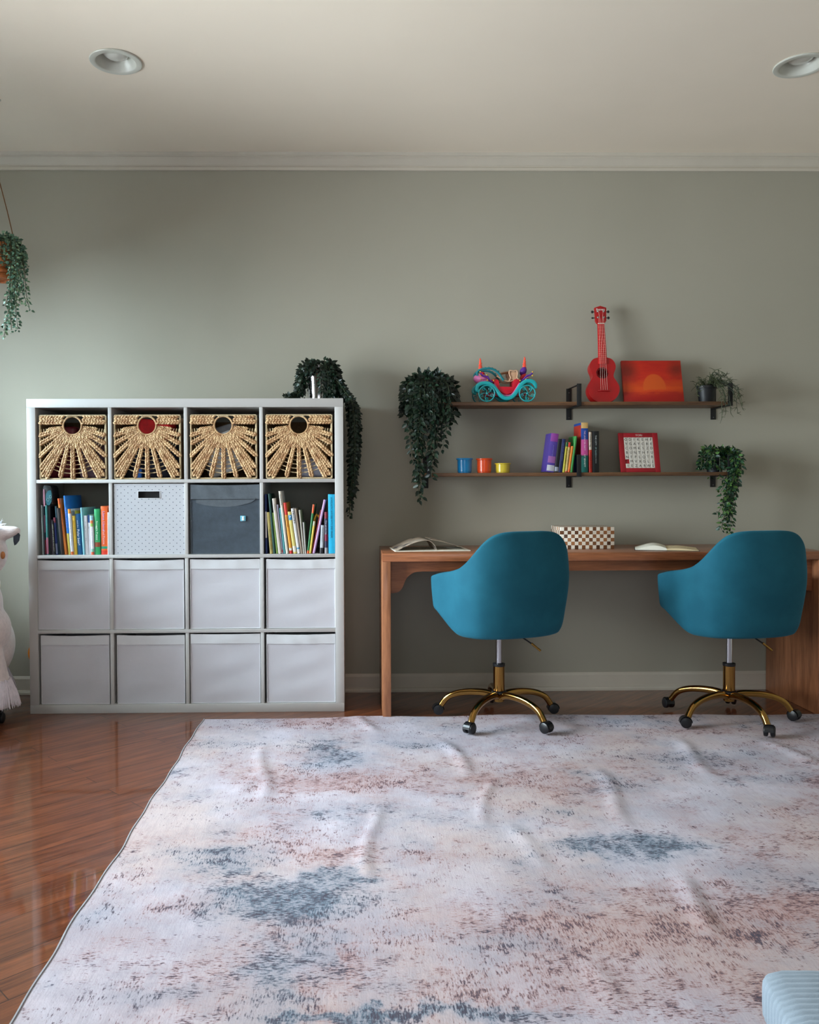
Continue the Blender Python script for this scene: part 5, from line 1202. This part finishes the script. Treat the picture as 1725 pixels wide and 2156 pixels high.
        for off in (-.0135, .0135):
            Q = Vector((0, 0, 1)).rotation_difference(ax).to_matrix()
            lathe(bm, [(0, -.0095), (.016, -.0095), (.0225, -.007), (.0235, -.003), (.0235, .003), (.0225, .007), (.016, .0095), (0, .0095)], 20, ctr+ax*off, Q)
        cs = obj('caster', bm, CAST, t)
        bm = nb(); tube(bm, [d*.268+Vector((0, 0, .055)), d*.27+Vector((0, 0, .026))], .007, 8); fw = ax.cross(Vector((0, 0, 1)))
        pts = [ctr+fw*(.027*math.cos(a_))+Vector((0, 0, .027*math.sin(a_))) for a_ in [R(x) for x in range(0, 181, 20)]]
        for A, B in zip(pts, pts[1:]):
            q = [A+ax*.016, B+ax*.016, B-ax*.016, A-ax*.016]; q2 = [x+(ctr-x).normalized()*.003 for x in q]
            va = [bm.verts.new(x) for x in q]; vb = [bm.verts.new(x) for x in q2]; bm.faces.new(va); bm.faces.new(vb[::-1])
            for z_ in range(4): bm.faces.new((va[z_], vb[z_], vb[(z_+1) % 4], va[(z_+1) % 4]))
        obj('caster_hood', bm, CAST, cs)
    return t
CSW = [0.1, -0.1, .3, .2, -.3]
make_chair('teal upholstered swivel chair, the left one, back towards us', (.648, -.572, .0065), R(19), R(-126))
CSW = [.7, .8, .2, .6, .7]
make_chair('teal upholstered swivel chair, the right one near the desk end', (1.675, -.600, .0065), R(9), R(-80))

# ================================================================== PLUSH, POUF, ORANGE TOY
# plush pony on wheels, mostly outside the frame
YP = -.52; PX = lambda px: at(px, 1300, YP).x
def PZ(py): return at(0, py, YP).z
bx = PX(-62); t = thing('plush_pony', 'white plush pony with amber eye and dark ear tag, standing at the left edge', 'plush toy', (bx, YP, 0))
s_ = (YP+CAM_D)/F_PX
bm = nb()
def blob(px, py, rx, ry, rz, dy=0): ell(bm, ((px+62)*s_, dy, PZ(py)), (rx*s_, ry*s_, rz*s_), seg=24, rings=16)
blob(-42, 1165, 60, 60, 56, -.02); blob(-32, 1228, 46, 50, 36, -.08)
blob(-52, 1275, 50, 58, 70, .02); blob(-44, 1330, 56, 70, 60, .03); blob(-64, 1370, 66, 100, 84, .10); blob(-64, 1340, 60, 80, 90, .05)
LEGS = ((-6, -.02), (-112, -.02), (-58, .22), (-118, .22))
for (px, dy) in LEGS:
    tube(bm, [((px+62-(30 if px > -60 else -30))*s_, dy+.02, PZ(1330)), ((px+62-(14 if px > -60 else -14))*s_, dy, PZ(1375)), ((px+62-2)*s_, dy, PZ(1440)), ((px+62)*s_, dy, PZ(1490))], [14*s_, 28*s_, 30*s_, 28*s_], 16)
tube(bm, [((-30+62)*s_, 0, PZ(1128)), ((10+62)*s_, -.005, PZ(1122)), ((38+62)*s_, -.01, PZ(1118)), ((47+62)*s_, -.01, PZ(1117))], [24*s_, 18*s_, 12*s_, 7*s_], 12, flat=.9)
tube(bm, [((-62+62)*s_, 0, PZ(1128)), ((-100+62)*s_, -.005, PZ(1118)), ((-128+62)*s_, -.01, PZ(1112)), ((-136+62)*s_, -.01, PZ(1110))], [24*s_, 18*s_, 12*s_, 7*s_], 12, flat=.9)
PLM = pm('white_plush', (226, 212, 210), .95, var=.08, scale=60, bump=.9, bscale=160, sheen=.6)
o = obj('body', bm, PLM, t, angle=180); rm = o.modifiers.new('remesh', 'REMESH'); rm.mode = 'VOXEL'; rm.voxel_size = .005; rm.use_smooth_shade = True; sm = o.modifiers.new('smooth', 'SMOOTH'); sm.iterations = 40; sm.factor = .7
bm = nb(); rr = random.Random(4)   # fluffy hooves and forelock as tapering tufts
def tuft(p, d, l, r): 
    p = Vector(p); d = Vector(d).normalized(); tube(bm, [p, p+d*l*.5+Vector((0, 0, .004)), p+d*l], [r, r*.7, r*.15], 5)
for (px, dy) in LEGS:
    bm = nb(); cx_ = (px+62+2)*s_; cz_ = PZ(1432)
    for k in range(800):
        a = rr.uniform(0, 2*PI); q = rr.uniform(0, 1); r0 = 25*s_+q*12*s_; tuft((cx_+r0*math.cos(a), dy+r0*math.sin(a), cz_-q*.06+.012), (math.cos(a)*.3, math.sin(a)*.3, -1), .085-q*.015, .0030)
    obj('hoof_fluff', bm, pm('white_hoof_fur', (228, 218, 226), .95, var=.08, scale=60), t)
bm = nb()
for k in range(260):
    a = rr.uniform(-.5, 1.2); x = (rr.uniform(-75, 0)+62)*s_; tuft((x, rr.uniform(-.07, .05), PZ(1112+rr.uniform(-6, 12))), (rr.uniform(.1, 1), rr.uniform(-.6, .2), rr.uniform(-.2, .9)), rr.uniform(.025, .05), .0022)
obj('forelock', bm, pm('white_fur_tufts', (232, 232, 238), .9, var=.06, scale=80), t)
bm = nb(); ell(bm, ((17+62)*s_, -.052, PZ(1167)), (5*s_, 5*s_, 8*s_)); e = obj('eye', bm, pm('amber_button', (186, 120, 70), .3), t)
bm = nb(); ell(bm, ((-29+62)*s_, -.096, PZ(1229)), (45*s_, 44*s_, 31*s_), seg=20, rings=12); obj('muzzle', bm, pm('pale_yellow_plush', (226, 214, 178), .95, var=.08, scale=60, bump=.8, bscale=160), t)
bm = nb(); prism(bm, [((x+62)*s_, PZ(y)) for x, y in ((33, 1130), (36, 1124), (44, 1122), (47, 1126), (45, 1138), (39, 1146), (35, 1148), (33, 1139))], -.02, -.017); obj('ear_tag', bm, flat((22, 28, 44)), t)
for (px, dy) in ((4, -.02), (-115, -.02), (-56, .22), (-116, .22)):
    bm = nb(); M = Matrix.Rotation(PI/2, 3, 'Y'); lathe(bm, [(0, -.010), (.018, -.010), (.024, -.006), (.024, .006), (.018, .010), (0, .010)], 20, ((px+62)*s_, dy, .0245), M); tube(bm, [((px+62)*s_, dy, .03), ((px+62)*s_, dy, .075)], .008, 8); obj('wheel', bm, CAST, t)

# ribbed pouf, lower right corner
q = at_z(1614, 2052, .225); t = thing('pouf', 'pale blue ribbed fabric pouf in the bottom right corner on the rug', 'pouf', (q.x+.000, q.y+.040, .012), (0, 0, R(-90-9)))
FAB = pm('pale_blue_cord', (126, 137, 147), .8, var=.06, scale=30, bump=.25, bscale=400, sheen=.2)
def rib_cushion(bm, x0, x1, y0, y1, z0, z1, pitch):
    """cushion whose top and sides carry cords running across it"""
    n = int((x1-x0)/pitch*8); m = 40; hz = (z1-z0)/2; rows = []
    for i in range(n+1):
        u = i/n; x = x0+(x1-x0)*u; e = min(1, min(u, 1-u)/.09); f = math.sqrt(max(0, 1-(1-e)**2)); rib = .0028*abs(math.sin(PI*(x-x0)/pitch))
        ring = []
        for k in range(m):
            th = 2*PI*k/m; c, s = math.cos(th), math.sin(th); r = (abs(c)**6+abs(s)**6)**(-1/6)
            ring.append(bm.verts.new((x, (y0+y1)/2+((y1-y0)/2*(.9+.1*f)+rib)*r*c, (z0+z1)/2+(hz*(.55+.45*f)+rib)*r*s)))
        rows.append(ring)
    for A, B in zip(rows, rows[1:]):
        for k in range(m): bm.faces.new((A[k], A[(k+1) % m], B[(k+1) % m], B[k]))
    bm.faces.new(rows[0]); bm.faces.new(rows[-1][::-1])
bm = nb(); rib_cushion(bm, -.004, .56, .004, .56, .115, .215, .0145); obj('top_cushion', bm, FAB, t, angle=80)
bm = nb(); rib_cushion(bm, -.010, .566, -.006, .566, .002, .115, .020); obj('base_cushion', bm, FAB, t, angle=80)
bm = nb(); tube(bm, [(.04, -.004, .115), (.50, -.004, .115)], .003, 6); zp = obj('zip', bm, pm('zip_tape', (150, 160, 170), .6), t)
bm = nb(); box(bm, .115, .145, -.022, -.008, .098, .112, .002); box(bm, .155, .172, -.020, -.008, .090, .102, .002); obj('zip_pull', bm, pm('silver_pull', (225, 228, 232), .25, metal=.8), zp)

# orange toy paddle between shelf and wall
q = at(63, 1372, -.05); t = thing('toy_paddle', 'orange toy paddle peeking out low behind the left side of the cube shelf', 'toy', (KX0-.027, -.04, 0), (R(-2), 0, 0))
bm = nb(); ell(bm, (-.055, .0, .215), (.062, .008, .062), seg=24, rings=12); obj('paddle_face', bm, pm('orange_toy_plastic', (232, 140, 40), .4), t)
bm = nb(); tube(bm, [(-.03, 0, .17), (.005, 0, .09), (.012, 0, .012)], .009, 8); obj('paddle_handle', bm, pm('orange_toy_plastic', (232, 140, 40), .4), t)
